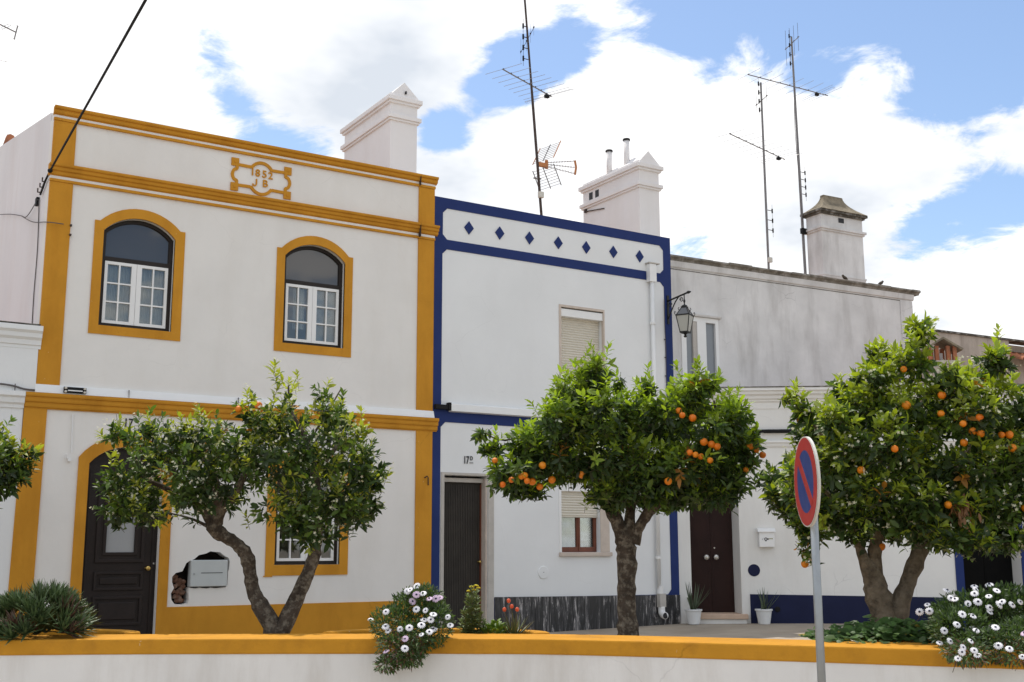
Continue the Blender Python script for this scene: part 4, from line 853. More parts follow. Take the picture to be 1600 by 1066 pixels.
m2 = thing('tv_aerial', 'shorter grey aerial mast with one boom antenna, left of the weathered chimney', 'antenna', (8.84, 2.0, 6.0)); O2 = (8.84, 2.0, 6.0)
MB().tube([(8.84, 2.0, z) for z in (5.9, 9.0, 10.9)], [.024, .024, .020], 8).build('mast', 'mast_grey', m2, off=O2)
yagi(m2, (8.84, 2.0, 9.42), 75.4, -1.30, .86, [-1.27, -.95, -.68, -.42, -.16, .12, .38, .6, .80], O2, .34, .46)
side_stack(m2, 8.84, 2.0, 10.28, 10.86, O2, -.07, 90, 4); side_stack(m2, 8.86, 2.0, 7.70, 8.12, O2, .15, 90, 3)
yagi(m2, (8.84, 2.0, 10.5), 20, -.3, .3, [-.25, 0., .25], O2, .26, .34, .0035, .008, 'mast_grey', True, False)
MB().box(8.81, 8.90, 1.94, 1.99, 7.00, 7.10).build('junction_box', 'dish_white', m2, off=O2)
m3 = thing('tv_aerial', 'tallest grey aerial mast with boom antenna, touching the weathered chimney', 'antenna', (10.43, 2.5, 6.0)); O3 = (10.43, 2.5, 6.0)
MB().tube([(10.43 - (z - 7) * .0145, 2.5, z) for z in (5.9, 9.0, 12.5)], [.032, .030, .020], 8).build('mast', 'mast_grey', m3, off=O3)
yagi(m3, (10.37, 2.5, 11.32), 92, -1.36, 1.02, [-1.33, -1.0, -.70, -.42, -.14, .14, .42, .68, .95], O3, .36, .50)
side_stack(m3, 10.35, 2.5, 11.85, 12.50, O3, -.07, 90, 4); side_stack(m3, 10.42, 2.5, 8.86, 9.36, O3, .15, 90, 4)
yagi(m3, (10.36, 2.5, 12.35), 20, -.35, .35, [-.3, -.1, .1, .3], O3, .33, .42, .004, .009, 'mast_grey', True, False)
MB().tube(catmull([(10.33, 2.47, 11.3), (10.27, 2.45, 10.3), (10.32, 2.45, 9.2), (10.36, 2.45, 8.2)], 5), .006, 5).build('lead_cable', 'wire_grey', m3, off=O3)
MB().box(10.30, 10.44, 2.40, 2.47, 7.93, 8.05).build('amplifier_box', 'black_rubber', m3, off=O3)
m0 = thing('tv_aerial', 'end of a distant aerial at the top left edge of the sky', 'antenna', (-5.9, 6.0, 7.0)); O0 = (-5.9, 6.0, 7.0)
MB().tube([(-5.9, 6.0, 5.0), (-5.9, 6.0, 10.9)], .022, 8).build('mast', 'mast_grey', m0, off=O0)
c0 = np.array([-5.9, 6.0, 10.40]); e0 = np.array([-5.124, 5.82, 10.08])
MB().tube([c0, e0], .012, 6).build('boom', 'mast_grey', m0, off=O0)
MB().tube([(-5.107, 5.80, 10.20), (-5.141, 5.84, 9.95)], .012, 6).build('reflector_bar', 'mast_grey', m0, off=O0)
for z in (10.20, 9.95): MB().tube([(-5.20, 5.75, z - .02), (-5.03, 5.89, z + .03)], .003, 4).build('element', 'alu_rod', m0, off=O0)
for t in (.15, .4, .62): p = c0 + (e0 - c0) * t; MB().tube([p + np.array([-.1, -.12, -.02]), p + np.array([.1, .12, .03])], .004, 4).build('element', 'alu_rod', m0, off=O0)
lp = c0 + (e0 - c0) * .80; MB().tube([lp + np.array(q_) for q_ in ((-.06, 0, -.05), (.03, 0, .02), (.07, 0, .06), (.045, 0, .08), (-.04, 0, .02), (-.075, 0, -.02), (-.06, 0, -.05))], .005, 5).build('folded_dipole', 'alu_rod', m0, off=O0)
MB().tube([(-5.9, 6.0, 9.58), (-5.199, 5.97, 9.575)], .006, 5).build('lower_element', 'alu_rod', m0, off=O0)

# ------------------------------------------------------------------ overhead cable at the left house corner
oc = thing('overhead_cable', 'black overhead cable rising from the corner of the yellow house', 'cable', (-5.41, .5, 5.70)); OC = (-5.41, .5, 5.70)
A_ = np.array([-5.40, -.045, 5.853]); F_ = np.array([-5.66, -5.46, 5.76]); F2 = A_ + (F_ - A_) * 2.4
sag = [A_ + (F2 - A_) * t for t in np.linspace(0, 1, 9)]
MB().tube([(-5.405, .50, 5.69), (-5.41, .2, 5.78)] + sag, .0135, 8).build('main_cable', 'black_rubber', oc, off=OC)
MB().lathe([(.014, -.03), (.030, -.01), (.030, .01), (.014, .03)], (-5.40, -.04, 5.853), 10).build('clamp', 'black_rubber', oc, off=OC)
for k, (y, z) in enumerate(((.28, 5.80), (.42, 5.765), (.56, 5.735))):
    MB().tube([(-5.385, y, z), (-5.43, y, z), (-5.43, y, z + .05)], .010, 6).build('insulator_pin', 'mast_rust', oc, off=OC)
MB().box(-5.42, -5.385, .66, .76, 5.60, 5.70).build('splice_box', 'black_rubber', oc, off=OC)
MB().tube(catmull([(-5.41, .64, 5.66), (-5.42, 1.3, 5.60), (-5.42, 1.79, 5.73), (-5.42, 2.7, 5.98), (-5.42, 3.79, 6.25)], 5), .006, 5).tube(catmull([(-5.42, 1.79, 5.73), (-5.42, .8, 5.40), (-5.39, -.03, 5.20), (-5.20, -.03, 5.203)], 5), .006, 5).build('thin_wire', 'wire_grey', oc, off=OC)
MB().tube(catmull([(-5.395, .62, 5.66), (-5.393, .50, 5.0), (-5.393, .52, 4.4), (-5.39, .5, 3.95)], 5), .007, 5).build('wall_wire', 'wire_grey', oc, off=OC)
for z in (5.20, 5.08): MB().box(-5.125, -5.10, -.045, -.0, z - .01, z + .01).build('wall_pin', 'mast_rust', oc, off=OC)

# ------------------------------------------------------------------ foliage tools
def rot_to(d):
    return d / np.maximum(np.linalg.norm(d, axis=-1, keepdims=True), 1e-9)
LEAF_T = np.array([(0, 0, 0), (.30, .5, .05), (.30, -.5, .05), (.33, 0, -.02), (.68, .42, .0), (.68, -.42, .0), (.70, 0, -.06), (1, 0, -.16)])
LEAF_F = [(0, 3, 1), (0, 2, 3), (1, 3, 6), (1, 6, 4), (3, 2, 5), (3, 5, 6), (4, 6, 7), (6, 5, 7)]
def leaf_mesh(name, P, D, N, Ln, Wd, Cl, mat, parent, T=LEAF_T, F=LEAF_F):
    P, D, N = map(lambda a: np.asarray(a, float), (P, D, N)); n = len(P)
    D = rot_to(D); S = rot_to(np.cross(N, D)); N = np.cross(D, S)
    k = len(T)
    V = P[:, None, :] + D[:, None, :] * (T[None, :, 0, None] * Ln[:, None, None]) + S[:, None, :] * (T[None, :, 1, None] * Wd[:, None, None]) + N[:, None, :] * (T[None, :, 2, None] * Ln[:, None, None])
    V = V.reshape(-1, 3); F = np.array(F); FF = (F[None] + (np.arange(n) * k)[:, None, None]).reshape(-1, 3)
    me = bpy.data.meshes.new(name); me.vertices.add(len(V)); me.vertices.foreach_set('co', V.ravel())
    me.loops.add(len(FF) * 3); me.loops.foreach_set('vertex_index', FF.ravel().astype(np.int32)); me.polygons.add(len(FF))
    me.polygons.foreach_set('loop_start', np.arange(0, len(FF) * 3, 3, dtype=np.int32)); me.polygons.foreach_set('loop_total', np.full(len(FF), 3, dtype=np.int32))
    me.polygons.foreach_set('use_smooth', np.ones(len(FF), bool))
    at = me.attributes.new('leaf_colour', 'FLOAT_COLOR', 'POINT')
    C4 = np.concatenate([np.repeat(np.asarray(Cl, float), k, axis=0), np.ones((n * k, 1))], axis=1); at.data.foreach_set('color', C4.ravel())
    me.update(); me.validate(); me.materials.append(MATS[mat])
    o = put(bpy.data.objects.new(name, me), parent); return o
def unit(rg, n): v = rg.normal(size=(n, 3)); return rot_to(v)

VIEW_RZ = rad(-32.27)
orange_me = None
def orange_mesh():
    m = MB(); prof = [(.004, -.036), (.018, -.033), (.030, -.021), (.0365, -.004), (.0355, .010), (.028, .024), (.015, .032), (.004, .0335)]
    m.lathe(prof, (0, 0, 0), 14); o = m.build('orange', 'orange_peel', None, smooth=True); me = o.data; bpy.data.objects.remove(o); return me
def make_tree(spec, name, label, seed, density=1.0, blossom=0.0, bark='bark', dead=(), pale_share=.35, depth=1.0, carve=-.45, shoots=2, girth=1.0, shoot_len=1.0, pale_leaf=(.31, .35, .045)):
    pale_leaf = np.array(pale_leaf)
    rg = np.random.default_rng(seed); rr = random.Random(seed)
    root = thing(name, label, 'orange tree', spec['loc'], VIEW_RZ, 'orange trees behind the garden wall')
    # limbs, each given its own depth so that the crown spreads in all directions
    m = MB(); tips = []
    depth_at = {}
    for li, limb in enumerate(spec['limbs']):
        pts = []; start = depth_at.get((round(limb[0][0], 2), round(limb[0][1], 2)), 0.0); drift = rr.uniform(-.22, .22) if li else rr.uniform(-.05, .05)
        for i, (x, z, r) in enumerate(limb):
            t = i / max(1, len(limb) - 1); y = start + drift * t * t * (1.6 if li else .6); depth_at[(round(x, 2), round(z, 2))] = y; pts.append((x, y, z, r))
        sm = catmull(pts, 4)
        m.tube([p[:3] for p in sm], [max(.003, p[3] * girth * (1 + rr.uniform(-.10, .10))) for p in sm], 12, True, .085, rr)
        tips += [p[:3] for p in sm[len(sm) // 2:]]
    m.build('trunk', bark, root, smooth=True)
    cl = spec['clumps']; xs_ = [c[0] for c in cl]; xc = (min(xs_) + max(xs_)) / 2; hw = (max(xs_) - min(xs_)) / 2 + .25
    E = []
    for (x, z, rx, rz) in cl:
        spread = .55 * depth * math.sqrt(max(.02, 1 - ((x - xc) / hw) ** 2)) if min(rx, rz) > .13 else .12
        if min(rx, rz) > .13:
            for s in (-1, 1): E.append((x + rr.uniform(-.03, .03), s * spread * rr.uniform(.6, 1.0), z + rr.uniform(-.03, .03), rx, (rx + rz) / 2, rz))
        else: E.append((x, rr.uniform(-.25, .05), z, rx, (rx + rz) / 2, rz))
    ztop = max(c[1] + c[3] for c in cl); zbot = min(c[1] - c[3] for c in cl)
    P, D, N, Ln, Wd, Cl = [], [], [], [], [], []; TW = MB(); BP = []
    ph_ = [rr.uniform(0, 6.28) for _ in range(9)]
    def lumps(q):
        return (math.sin(q[0] * 9 + ph_[0]) * math.sin(q[2] * 10 + ph_[1]) * math.sin(q[1] * 8 + ph_[2]) + .6 * math.sin(q[0] * 19 + ph_[3]) * math.sin(q[2] * 17 + ph_[4]) * math.sin(q[1] * 18 + ph_[5]))
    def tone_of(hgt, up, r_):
        p_pale = pale_share * (.10 + 1.45 * max(0, up) * r_) * (.22 + 1.15 * hgt); tone = rg.random()  # paler leaves more frequent high up and on the upward-facing outer crown
        if tone < p_pale: base = pale_leaf * rg.uniform(.7, 1.1)
        elif tone < p_pale + .38: base = np.array([.085, .138, .022]) * rg.uniform(.7, 1.2)
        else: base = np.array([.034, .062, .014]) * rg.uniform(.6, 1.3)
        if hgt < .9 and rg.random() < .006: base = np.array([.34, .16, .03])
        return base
    def sprig(q, a, stem, k, base, lmin, lmax):
        v1 = np.cross(a, [.3, .2, .9]); v1 /= np.linalg.norm(v1); v2 = np.cross(a, v1); ph = rg.uniform(0, 6.28)
        for j in range(k):
            t = j / k; an = ph + j * 2.4; rd = v1 * math.cos(an) + v2 * math.sin(an)
            d = rd * (1.0 - .55 * t) + a * (.25 + .9 * t) + np.array([0, 0, -.12]); d /= np.linalg.norm(d)
            P.append(q - a * stem * (1 - t)); D.append(d); N.append(a + np.array([0, 0, .6]) - d * .2 + rg.normal(size=3) * .5)
            L_ = rg.uniform(lmin, lmax); Ln.append(L_); Wd.append(L_ * rg.uniform(.33, .44)); Cl.append(base * rg.uniform(.8, 1.2))
        w = .0022
        TW.add([q - a * stem * 1.25 + v1 * w, q - a * stem * 1.25 - v1 * w, q - v1 * .0012, q + v1 * .0012], [(0, 1, 2, 3)])
        TW.add([q - a * stem * 1.25 + v2 * w, q - a * stem * 1.25 - v2 * w, q - v2 * .0012, q + v2 * .0012], [(0, 1, 2, 3)])
    for (x, y, z, rx, ry, rz) in E:
        area = 4 * math.pi * ((rx * rz + rx * ry + ry * rz) / 3); n = max(6, int(area * 74 * density))
        u = unit(rg, n); rad_ = .45 + .66 * rg.random(n) ** .55
        c = np.array([x, y, z]); S = np.array([rx, ry, rz]); S = np.maximum(S - .045, S * .55); Q = c + u * S * rad_[:, None]
        ax = rot_to(u / S * min(rx, rz) + np.array([0, 0, .45]) + rg.normal(size=(n, 3)) * .5)
        for q, a, uu, r_ in zip(Q, ax, u, rad_):
            if lumps(q) < carve: continue
            hgt = (q[2] - zbot) / (ztop - zbot)
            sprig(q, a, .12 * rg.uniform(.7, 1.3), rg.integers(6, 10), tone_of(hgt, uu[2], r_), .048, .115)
            if blossom and rg.random() < blossom * (.4 + .8 * r_): BP.append((q + a * .02, a))
        # vigorous shoots standing out of the crown
        for _ in range(shoots if min(rx, rz) > .1 else 1):
            uu = rot_to(rg.normal(size=3) + np.array([0, -.2, .9])); q = c + uu * S * 1.0; a = rot_to(uu * .5 + np.array([0, 0, .9]) + rg.normal(size=3) * .3); L_ = rg.uniform(.07, .07 + .19 * shoot_len)
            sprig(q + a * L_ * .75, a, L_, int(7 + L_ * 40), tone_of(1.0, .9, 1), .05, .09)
            if blossom and rg.random() < .5: BP.append((q + a * .1, a))
    for (x, z, n) in dead:
        for _ in range(n):
            P.append(np.array([x, -.55 * depth, z]) + rg.normal(size=3) * .05); D.append(np.array([rg.normal() * .25, rg.normal() * .25, -1.])); N.append(rg.normal(size=3)); Ln.append(.085); Wd.append(.022); Cl.append(np.array([.24, .12, .05]) * rg.uniform(.7, 1.3))
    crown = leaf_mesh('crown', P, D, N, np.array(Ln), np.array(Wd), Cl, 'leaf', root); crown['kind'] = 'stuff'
    tw_ = TW.build('twigs', 'twig', root, recalc=False); tw_['kind'] = 'stuff'
    if BP:
        p_, d_, n_, c_ = [], [], [], []
        for q, a in BP:
            for b in range(rg.integers(2, 6)):
                cen = q + rg.normal(size=3) * .022; ax_ = rot_to(a + rg.normal(size=3) * .5); w1 = np.cross(ax_, [.2, .9, .3]); w1 /= np.linalg.norm(w1); w2 = np.cross(ax_, w1)
                for j in range(5):
                    an = j * 1.2566; p_.append(cen); d_.append(w1 * math.cos(an) + w2 * math.sin(an) + ax_ * .35); n_.append(ax_); c_.append((.66, .65, .48))
        k = len(p_); bl = leaf_mesh('blossoms', p_, d_, n_, np.full(k, .017), np.full(k, .008), c_, 'leaf_matt', root, np.array([(0, 0, 0), (.5, .5, .1), (.5, -.5, .1), (1, 0, .0)]), [(0, 2, 1), (1, 2, 3)]); bl['kind'] = 'stuff'
    # fruit hang at the near surface of the crown
    global orange_me
    if orange_me is None: orange_me = orange_mesh()
    for (x, z) in spec['fruit']:
        best = None
        for (ex, ey, ez, rx, ry, rz) in E:
            q2 = ((x - ex) / (rx * 1.05)) ** 2 + ((z - ez) / (rz * 1.05)) ** 2
            if q2 < 1:
                yy = ey - ry * math.sqrt(1 - q2)
                if best is None or yy < best: best = yy
        if best is None: best = -.1
        o = put(bpy.data.objects.new('orange', orange_me), root); s = rr.uniform(.72, 1.0); o.location = (x, best + rr.uniform(.04, .14), z); o.scale = (s, s, s); o.rotation_euler = (rr.uniform(-.5, .5), rr.uniform(-.5, .5), rr.uniform(0, 6))
    return root
T0 = dict(loc=(-6.443, -2.981, 0.000),
    limbs=[[(-0.0, 0.54, 0.141), (-0.02, 1.02, 0.112), (-0.03, 1.47, 0.1), (0.1, 1.82, 0.053), (0.32, 1.99, 0.029)], [(-0.03, 1.47, 0.082), (-0.19, 1.82, 0.047), (-0.33, 2.05, 0.029)]],
    clumps=[(0.31, 2.1, 0.235, 0.223), (0.25, 1.92, 0.247, 0.212), (0.25, 1.73, 0.118, 0.118), (-0.01, 2.05, 0.353, 0.353), (0.16, 2.38, 0.106, 0.082), (-0.32, 2.23, 0.353, 0.353), (-0.19, 1.82, 0.353, 0.294), (-0.57, 2.06, 0.294, 0.353), (-0.06, 2.35, 0.235, 0.206)],
    fruit=[])

T1 = dict(loc=(-3.839, -4.132, 0.000),
    limbs=[[(0.02, -0.04, 0.134), (-0.02, 0.48, 0.104), (-0.14, 0.7, 0.086), (-0.23, 0.87, 0.073), (-0.27, 1.05, 0.07), (-0.31, 1.2, 0.073), (-0.41, 1.3, 0.067), (-0.52, 1.37, 0.067), (-0.62, 1.45, 0.079), (-0.58, 1.59, 0.061), (-0.62, 1.84, 0.049), (-0.74, 2.11, 0.031)], [(-0.62, 1.45, 0.055), (-0.78, 1.66, 0.037), (-1.06, 1.81, 0.027), (-1.33, 1.93, 0.018)], [(-0.58, 1.59, 0.049), (-0.43, 1.78, 0.037), (-0.3, 2.14, 0.024), (-0.28, 2.45, 0.015)], [(-0.62, 1.84, 0.037), (-0.98, 2.08, 0.024), (-1.2, 2.26, 0.015)], [(-0.02, 0.42, 0.098), (0.05, 0.51, 0.092), (0.15, 0.74, 0.079), (0.25, 0.97, 0.073), (0.32, 1.17, 0.07), (0.34, 1.36, 0.061), (0.34, 1.6, 0.055), (0.3, 1.96, 0.043), (0.22, 2.26, 0.031), (0.05, 2.57, 0.015), (0.01, 2.82, 0.009)], [(0.34, 1.6, 0.043), (0.55, 1.83, 0.031), (0.73, 2.05, 0.018)], [(0.3, 1.96, 0.031), (0.51, 2.26, 0.021), (0.47, 2.57, 0.012)], [(0.34, 1.42, 0.031), (0.13, 1.66, 0.024), (-0.06, 1.9, 0.018)], [(-0.62, 1.43, 0.024), (-0.83, 1.53, 0.012), (-1.07, 1.59, 0.007)], [(0.22, 2.26, 0.018), (0.35, 2.48, 0.012), (0.49, 2.82, 0.007)]],
    clumps=[(-1.39, 1.95, 0.306, 0.293), (-1.14, 2.19, 0.354, 0.281), (-1.47, 1.66, 0.196, 0.208), (-0.85, 1.95, 0.367, 0.367), (-0.65, 2.25, 0.293, 0.293), (-0.49, 1.89, 0.306, 0.318), (-0.27, 2.19, 0.281, 0.342), (-0.3, 2.5, 0.159, 0.183), (-0.02, 2.48, 0.257, 0.257), (0.03, 2.74, 0.134, 0.171), (-0.0, 2.07, 0.367, 0.367), (0.33, 2.25, 0.318, 0.342), (0.42, 2.67, 0.122, 0.147), (0.5, 2.49, 0.196, 0.196), (0.66, 2.15, 0.257, 0.318), (0.81, 1.94, 0.183, 0.281), (0.37, 1.79, 0.367, 0.306), (0.06, 1.6, 0.257, 0.22), (0.61, 1.65, 0.232, 0.244), (0.38, 1.39, 0.183, 0.171), (-1.0, 1.56, 0.183, 0.098), (-0.26, 1.45, 0.079, 0.098), (-1.24, 1.51, 0.134, 0.11), (-1.55, 1.84, 0.122, 0.134), (-1.59, 2.38, 0.061, 0.073), (0.72, 2.44, 0.134, 0.122), (0.91, 1.88, 0.098, 0.122), (-1.35, 1.63, 0.269, 0.208), (0.74, 1.59, 0.22, 0.208), (-0.69, 1.69, 0.244, 0.183), (-1.16, 1.47, 0.134, 0.098), (0.9, 1.68, 0.11, 0.159), (0.19, 1.51, 0.244, 0.171), (-1.5, 1.51, 0.086, 0.098), (-1.45, 2.24, 0.208, 0.171), (-1.24, 2.36, 0.159, 0.122), (-1.02, 2.32, 0.183, 0.134), (-0.82, 2.3, 0.171, 0.147)],
    fruit=[(-0.33, 2.52), (-0.12, 2.54)])

T2 = dict(loc=(-1.086, -5.865, 0.000),
    limbs=[[(0.0, -0.07, 0.183), (0.01, 0.41, 0.147), (0.0, 0.65, 0.122), (-0.0, 0.88, 0.11), (0.01, 1.11, 0.116), (0.0, 1.29, 0.116), (-0.06, 1.46, 0.092), (-0.16, 1.68, 0.079), (-0.23, 1.92, 0.055), (-0.3, 2.25, 0.037), (-0.32, 2.69, 0.018)], [(0.03, 1.29, 0.086), (0.05, 1.53, 0.073), (0.07, 1.77, 0.055), (0.12, 2.07, 0.037), (0.22, 2.44, 0.024), (0.23, 2.75, 0.012)], [(0.08, 1.29, 0.079), (0.14, 1.46, 0.067), (0.25, 1.61, 0.061), (0.44, 1.76, 0.049), (0.7, 1.98, 0.037), (0.89, 2.25, 0.024), (0.84, 2.62, 0.015)], [(-0.23, 1.92, 0.043), (-0.58, 2.01, 0.031), (-0.94, 1.98, 0.018), (-1.13, 1.92, 0.012)], [(-0.3, 2.25, 0.024), (-0.64, 2.38, 0.018), (-1.13, 2.26, 0.01), (-1.34, 2.34, 0.006)], [(0.7, 1.98, 0.024), (1.01, 2.01, 0.018), (1.16, 2.1, 0.012)]],
    clumps=[(-1.03, 1.94, 0.306, 0.22), (-1.24, 2.18, 0.159, 0.122), (-1.36, 2.31, 0.086, 0.086), (-0.85, 2.24, 0.281, 0.245), (-0.62, 2.43, 0.293, 0.293), (-0.5, 2.72, 0.257, 0.257), (-0.3, 2.87, 0.22, 0.208), (-0.36, 3.0, 0.122, 0.086), (-0.25, 2.5, 0.355, 0.33), (-0.63, 2.08, 0.355, 0.245), (-0.21, 2.07, 0.367, 0.269), (0.1, 2.43, 0.306, 0.269), (0.23, 2.77, 0.11, 0.134), (-0.04, 2.81, 0.079, 0.092), (0.41, 2.49, 0.318, 0.269), (0.15, 2.02, 0.367, 0.269), (0.6, 2.61, 0.257, 0.232), (0.72, 2.77, 0.196, 0.147), (0.77, 2.31, 0.355, 0.318), (1.0, 2.49, 0.196, 0.232), (1.07, 2.18, 0.208, 0.269), (0.47, 2.01, 0.367, 0.269), (0.83, 1.94, 0.281, 0.22), (0.64, 1.76, 0.208, 0.134), (0.28, 1.82, 0.306, 0.159), (-0.16, 1.78, 0.232, 0.134), (-0.47, 1.93, 0.245, 0.11), (1.1, 2.66, 0.098, 0.098), (-0.91, 1.78, 0.208, 0.098), (1.17, 2.25, 0.122, 0.183), (0.75, 1.76, 0.293, 0.183), (0.4, 1.7, 0.257, 0.147), (-0.11, 1.68, 0.183, 0.122), (0.94, 1.83, 0.245, 0.183), (-1.07, 1.8, 0.208, 0.122), (0.09, 1.77, 0.306, 0.183)],
    fruit=[(-0.98, 1.89), (-0.95, 1.9), (-0.93, 1.85), (-0.88, 1.85), (-0.81, 1.81), (-0.7, 1.87), (-1.07, 1.86), (-1.15, 1.82), (-0.79, 1.99), (-0.43, 1.91), (-1.22, 2.04), (0.45, 2.48), (0.47, 2.43), (0.57, 2.41), (0.73, 2.17), (0.66, 2.19), (0.78, 2.15), (0.52, 2.09), (0.57, 2.07), (0.63, 2.06), (0.7, 2.02), (1.12, 2.18), (1.14, 2.17), (1.19, 2.14), (1.26, 2.1), (1.09, 1.96), (0.33, 1.84), (1.16, 2.03)])

T3 = dict(loc=(-0.034, -8.006, 0.500),
    limbs=[[(-0.03, 0.0, 0.163), (-0.03, 0.18, 0.135), (-0.08, 0.39, 0.119), (-0.11, 0.53, 0.092), (-0.19, 0.71, 0.049), (-0.24, 0.88, 0.038), (-0.36, 1.1, 0.022), (-0.51, 1.26, 0.016)], [(-0.09, 0.49, 0.081), (-0.08, 0.68, 0.065), (-0.05, 0.86, 0.06), (0.0, 1.07, 0.043), (0.09, 1.42, 0.033), (0.17, 1.91, 0.022), (0.23, 2.46, 0.011)], [(0.02, 0.08, 0.141), (0.08, 0.24, 0.108), (0.17, 0.43, 0.081), (0.26, 0.61, 0.076), (0.35, 0.78, 0.076), (0.46, 0.97, 0.06), (0.62, 1.26, 0.043), (0.86, 1.63, 0.027), (0.98, 2.13, 0.016)], [(0.46, 0.97, 0.038), (0.35, 1.26, 0.027), (0.43, 1.63, 0.022), (0.51, 2.02, 0.014)], [(0.62, 1.26, 0.033), (1.0, 1.36, 0.022), (1.28, 1.47, 0.016)], [(0.0, 1.07, 0.027), (-0.23, 1.47, 0.022), (-0.44, 1.64, 0.014), (-0.64, 1.91, 0.008)]],
    clumps=[(0.24, 2.48, 0.163, 0.184), (0.19, 2.27, 0.206, 0.217), (-0.09, 2.12, 0.206, 0.195), (-0.2, 1.9, 0.249, 0.228), (-0.66, 1.91, 0.13, 0.163), (-0.52, 1.76, 0.195, 0.206), (-0.77, 1.3, 0.228, 0.206), (-0.92, 1.21, 0.119, 0.108), (-0.45, 1.46, 0.282, 0.26), (-0.62, 1.09, 0.228, 0.173), (-0.16, 1.57, 0.314, 0.293), (0.18, 1.9, 0.314, 0.293), (0.47, 2.06, 0.249, 0.228), (0.81, 2.26, 0.184, 0.173), (0.98, 2.18, 0.119, 0.13), (0.55, 1.79, 0.325, 0.293), (0.93, 1.9, 0.293, 0.293), (1.25, 1.79, 0.217, 0.195), (0.21, 1.46, 0.325, 0.293), (0.58, 1.41, 0.325, 0.293), (0.97, 1.46, 0.325, 0.293), (1.34, 1.57, 0.271, 0.293), (-0.18, 1.21, 0.293, 0.228), (0.13, 1.11, 0.293, 0.195), (0.45, 1.07, 0.325, 0.206), (0.83, 1.07, 0.325, 0.228), (1.16, 1.12, 0.271, 0.26), (-0.63, 0.85, 0.152, 0.108), (-0.68, 0.7, 0.076, 0.076), (0.32, 0.85, 0.217, 0.108), (1.56, 1.61, 0.271, 0.271), (1.53, 1.26, 0.298, 0.298), (0.86, 0.87, 0.217, 0.108), (1.12, 0.83, 0.217, 0.119), (-0.72, 2.02, 0.065, 0.087), (-0.2, 0.99, 0.26, 0.184), (0.09, 0.91, 0.271, 0.152), (-0.43, 1.02, 0.228, 0.173), (0.54, 0.84, 0.293, 0.141), (-0.27, 0.85, 0.152, 0.108), (-0.69, 0.94, 0.152, 0.13), (1.17, 0.78, 0.217, 0.141), (-0.76, 1.15, 0.195, 0.152)],
    fruit=[(0.09, 2.18), (0.34, 1.95), (0.08, 1.88), (0.32, 1.8), (0.45, 1.71), (0.59, 1.76), (0.61, 1.64), (0.56, 1.66), (0.49, 1.57), (-0.11, 1.51), (1.06, 1.79), (0.89, 1.53), (0.99, 1.52), (0.83, 1.64), (0.89, 1.64), (-0.32, 1.36), (0.31, 1.08), (0.95, 1.06), (1.09, 1.04), (-0.03, 0.76), (-0.67, 0.62)])

make_tree(T0, 'orange_tree', 'orange tree at the left edge, only the tip of its leafy crown in view', 21, 1.0, .0)
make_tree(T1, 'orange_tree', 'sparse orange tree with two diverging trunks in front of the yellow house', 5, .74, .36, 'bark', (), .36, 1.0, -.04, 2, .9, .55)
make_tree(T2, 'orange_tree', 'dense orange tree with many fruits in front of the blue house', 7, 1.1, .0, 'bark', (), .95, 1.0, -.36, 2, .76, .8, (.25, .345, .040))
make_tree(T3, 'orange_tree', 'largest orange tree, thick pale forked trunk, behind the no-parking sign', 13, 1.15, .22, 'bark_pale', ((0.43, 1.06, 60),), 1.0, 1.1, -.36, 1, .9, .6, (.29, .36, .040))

# ------------------------------------------------------------------ plants in the planters
def blade_rosette(rg, n, L0, L1, w, up=.5):
    """stiff fleshy blades radiating from one point"""
    T = []; m = MB(); cols = []
    for i in range(n):
        t = i / n; an = i * 2.4 + rg.uniform(-.2, .2); el_ = rad(15 + 65 * t + rg.uniform(-10, 10)); L_ = rg.uniform(L0, L1) * (1 - .25 * t)
        d = np.array([math.cos(an) * math.cos(el_), math.sin(an) * math.cos(el_), math.sin(el_)]); s = np.array([-math.sin(an), math.cos(an), 0]); n_ = np.cross(s, d) * -1
        v = []; K = 4
        for k in range(K + 1):
            q = k / K; c = d * L_ * q + np.array([0, 0, up * L_ * q * q * .35]); ww = w * (1 - q ** 1.6) + .0008; v += [c + s * ww, c - s * ww, c - n_ * ww * .55]
        f = [(3 * k + a, 3 * k + (a + 1) % 3, 3 * k + 3 + (a + 1) % 3, 3 * k + 3 + a) for k in range(K) for a in range(3)]
        m.add(v, f); cols += [i] * len(v)
    return m, cols
def colour_attr(o, cols):
    at = o.data.attributes.new('leaf_colour', 'FLOAT_COLOR', 'POINT'); a = np.ones((len(cols), 4)); a[:, :3] = cols; at.data.foreach_set('color', a.ravel())
al = thing('aloe_clump', 'wide clump of spiky grey-green aloe on the coping at the left corner', 'aloe', (-6.02, -4.62, .53), VIEW_RZ)
rga = np.random.default_rng(3); ra = random.Random(3)
for i in range(74):
    a = ra.uniform(0, 6.28); q = math.sqrt(ra.random()); x = q * .40 * math.cos(a); y = q * .32 * math.sin(a); h = .30 * (1 - q * q) + .05
    m, ids = blade_rosette(ra, 26, .13, .20, .014, .3)
    tilt = Matrix.Rotation(q * .75 * math.cos(a), 3, 'Y') @ Matrix.Rotation(-q * .75 * math.sin(a), 3, 'X')
    m.v = [tuple(tilt @ Vector(v)) for v in m.v]
    o = m.build('rosette', 'leaf_fleshy', al, recalc=True); o.location = (x, y, h)
    tint = np.array([.075, .115, .042]) * ra.uniform(.75, 1.35)
    if ra.random() < .10: tint = np.array([.11, .065, .045])
    colour_attr(o, [tint * (0.8 + .5 * ((k * 7919) % 13) / 13) for k in ids])

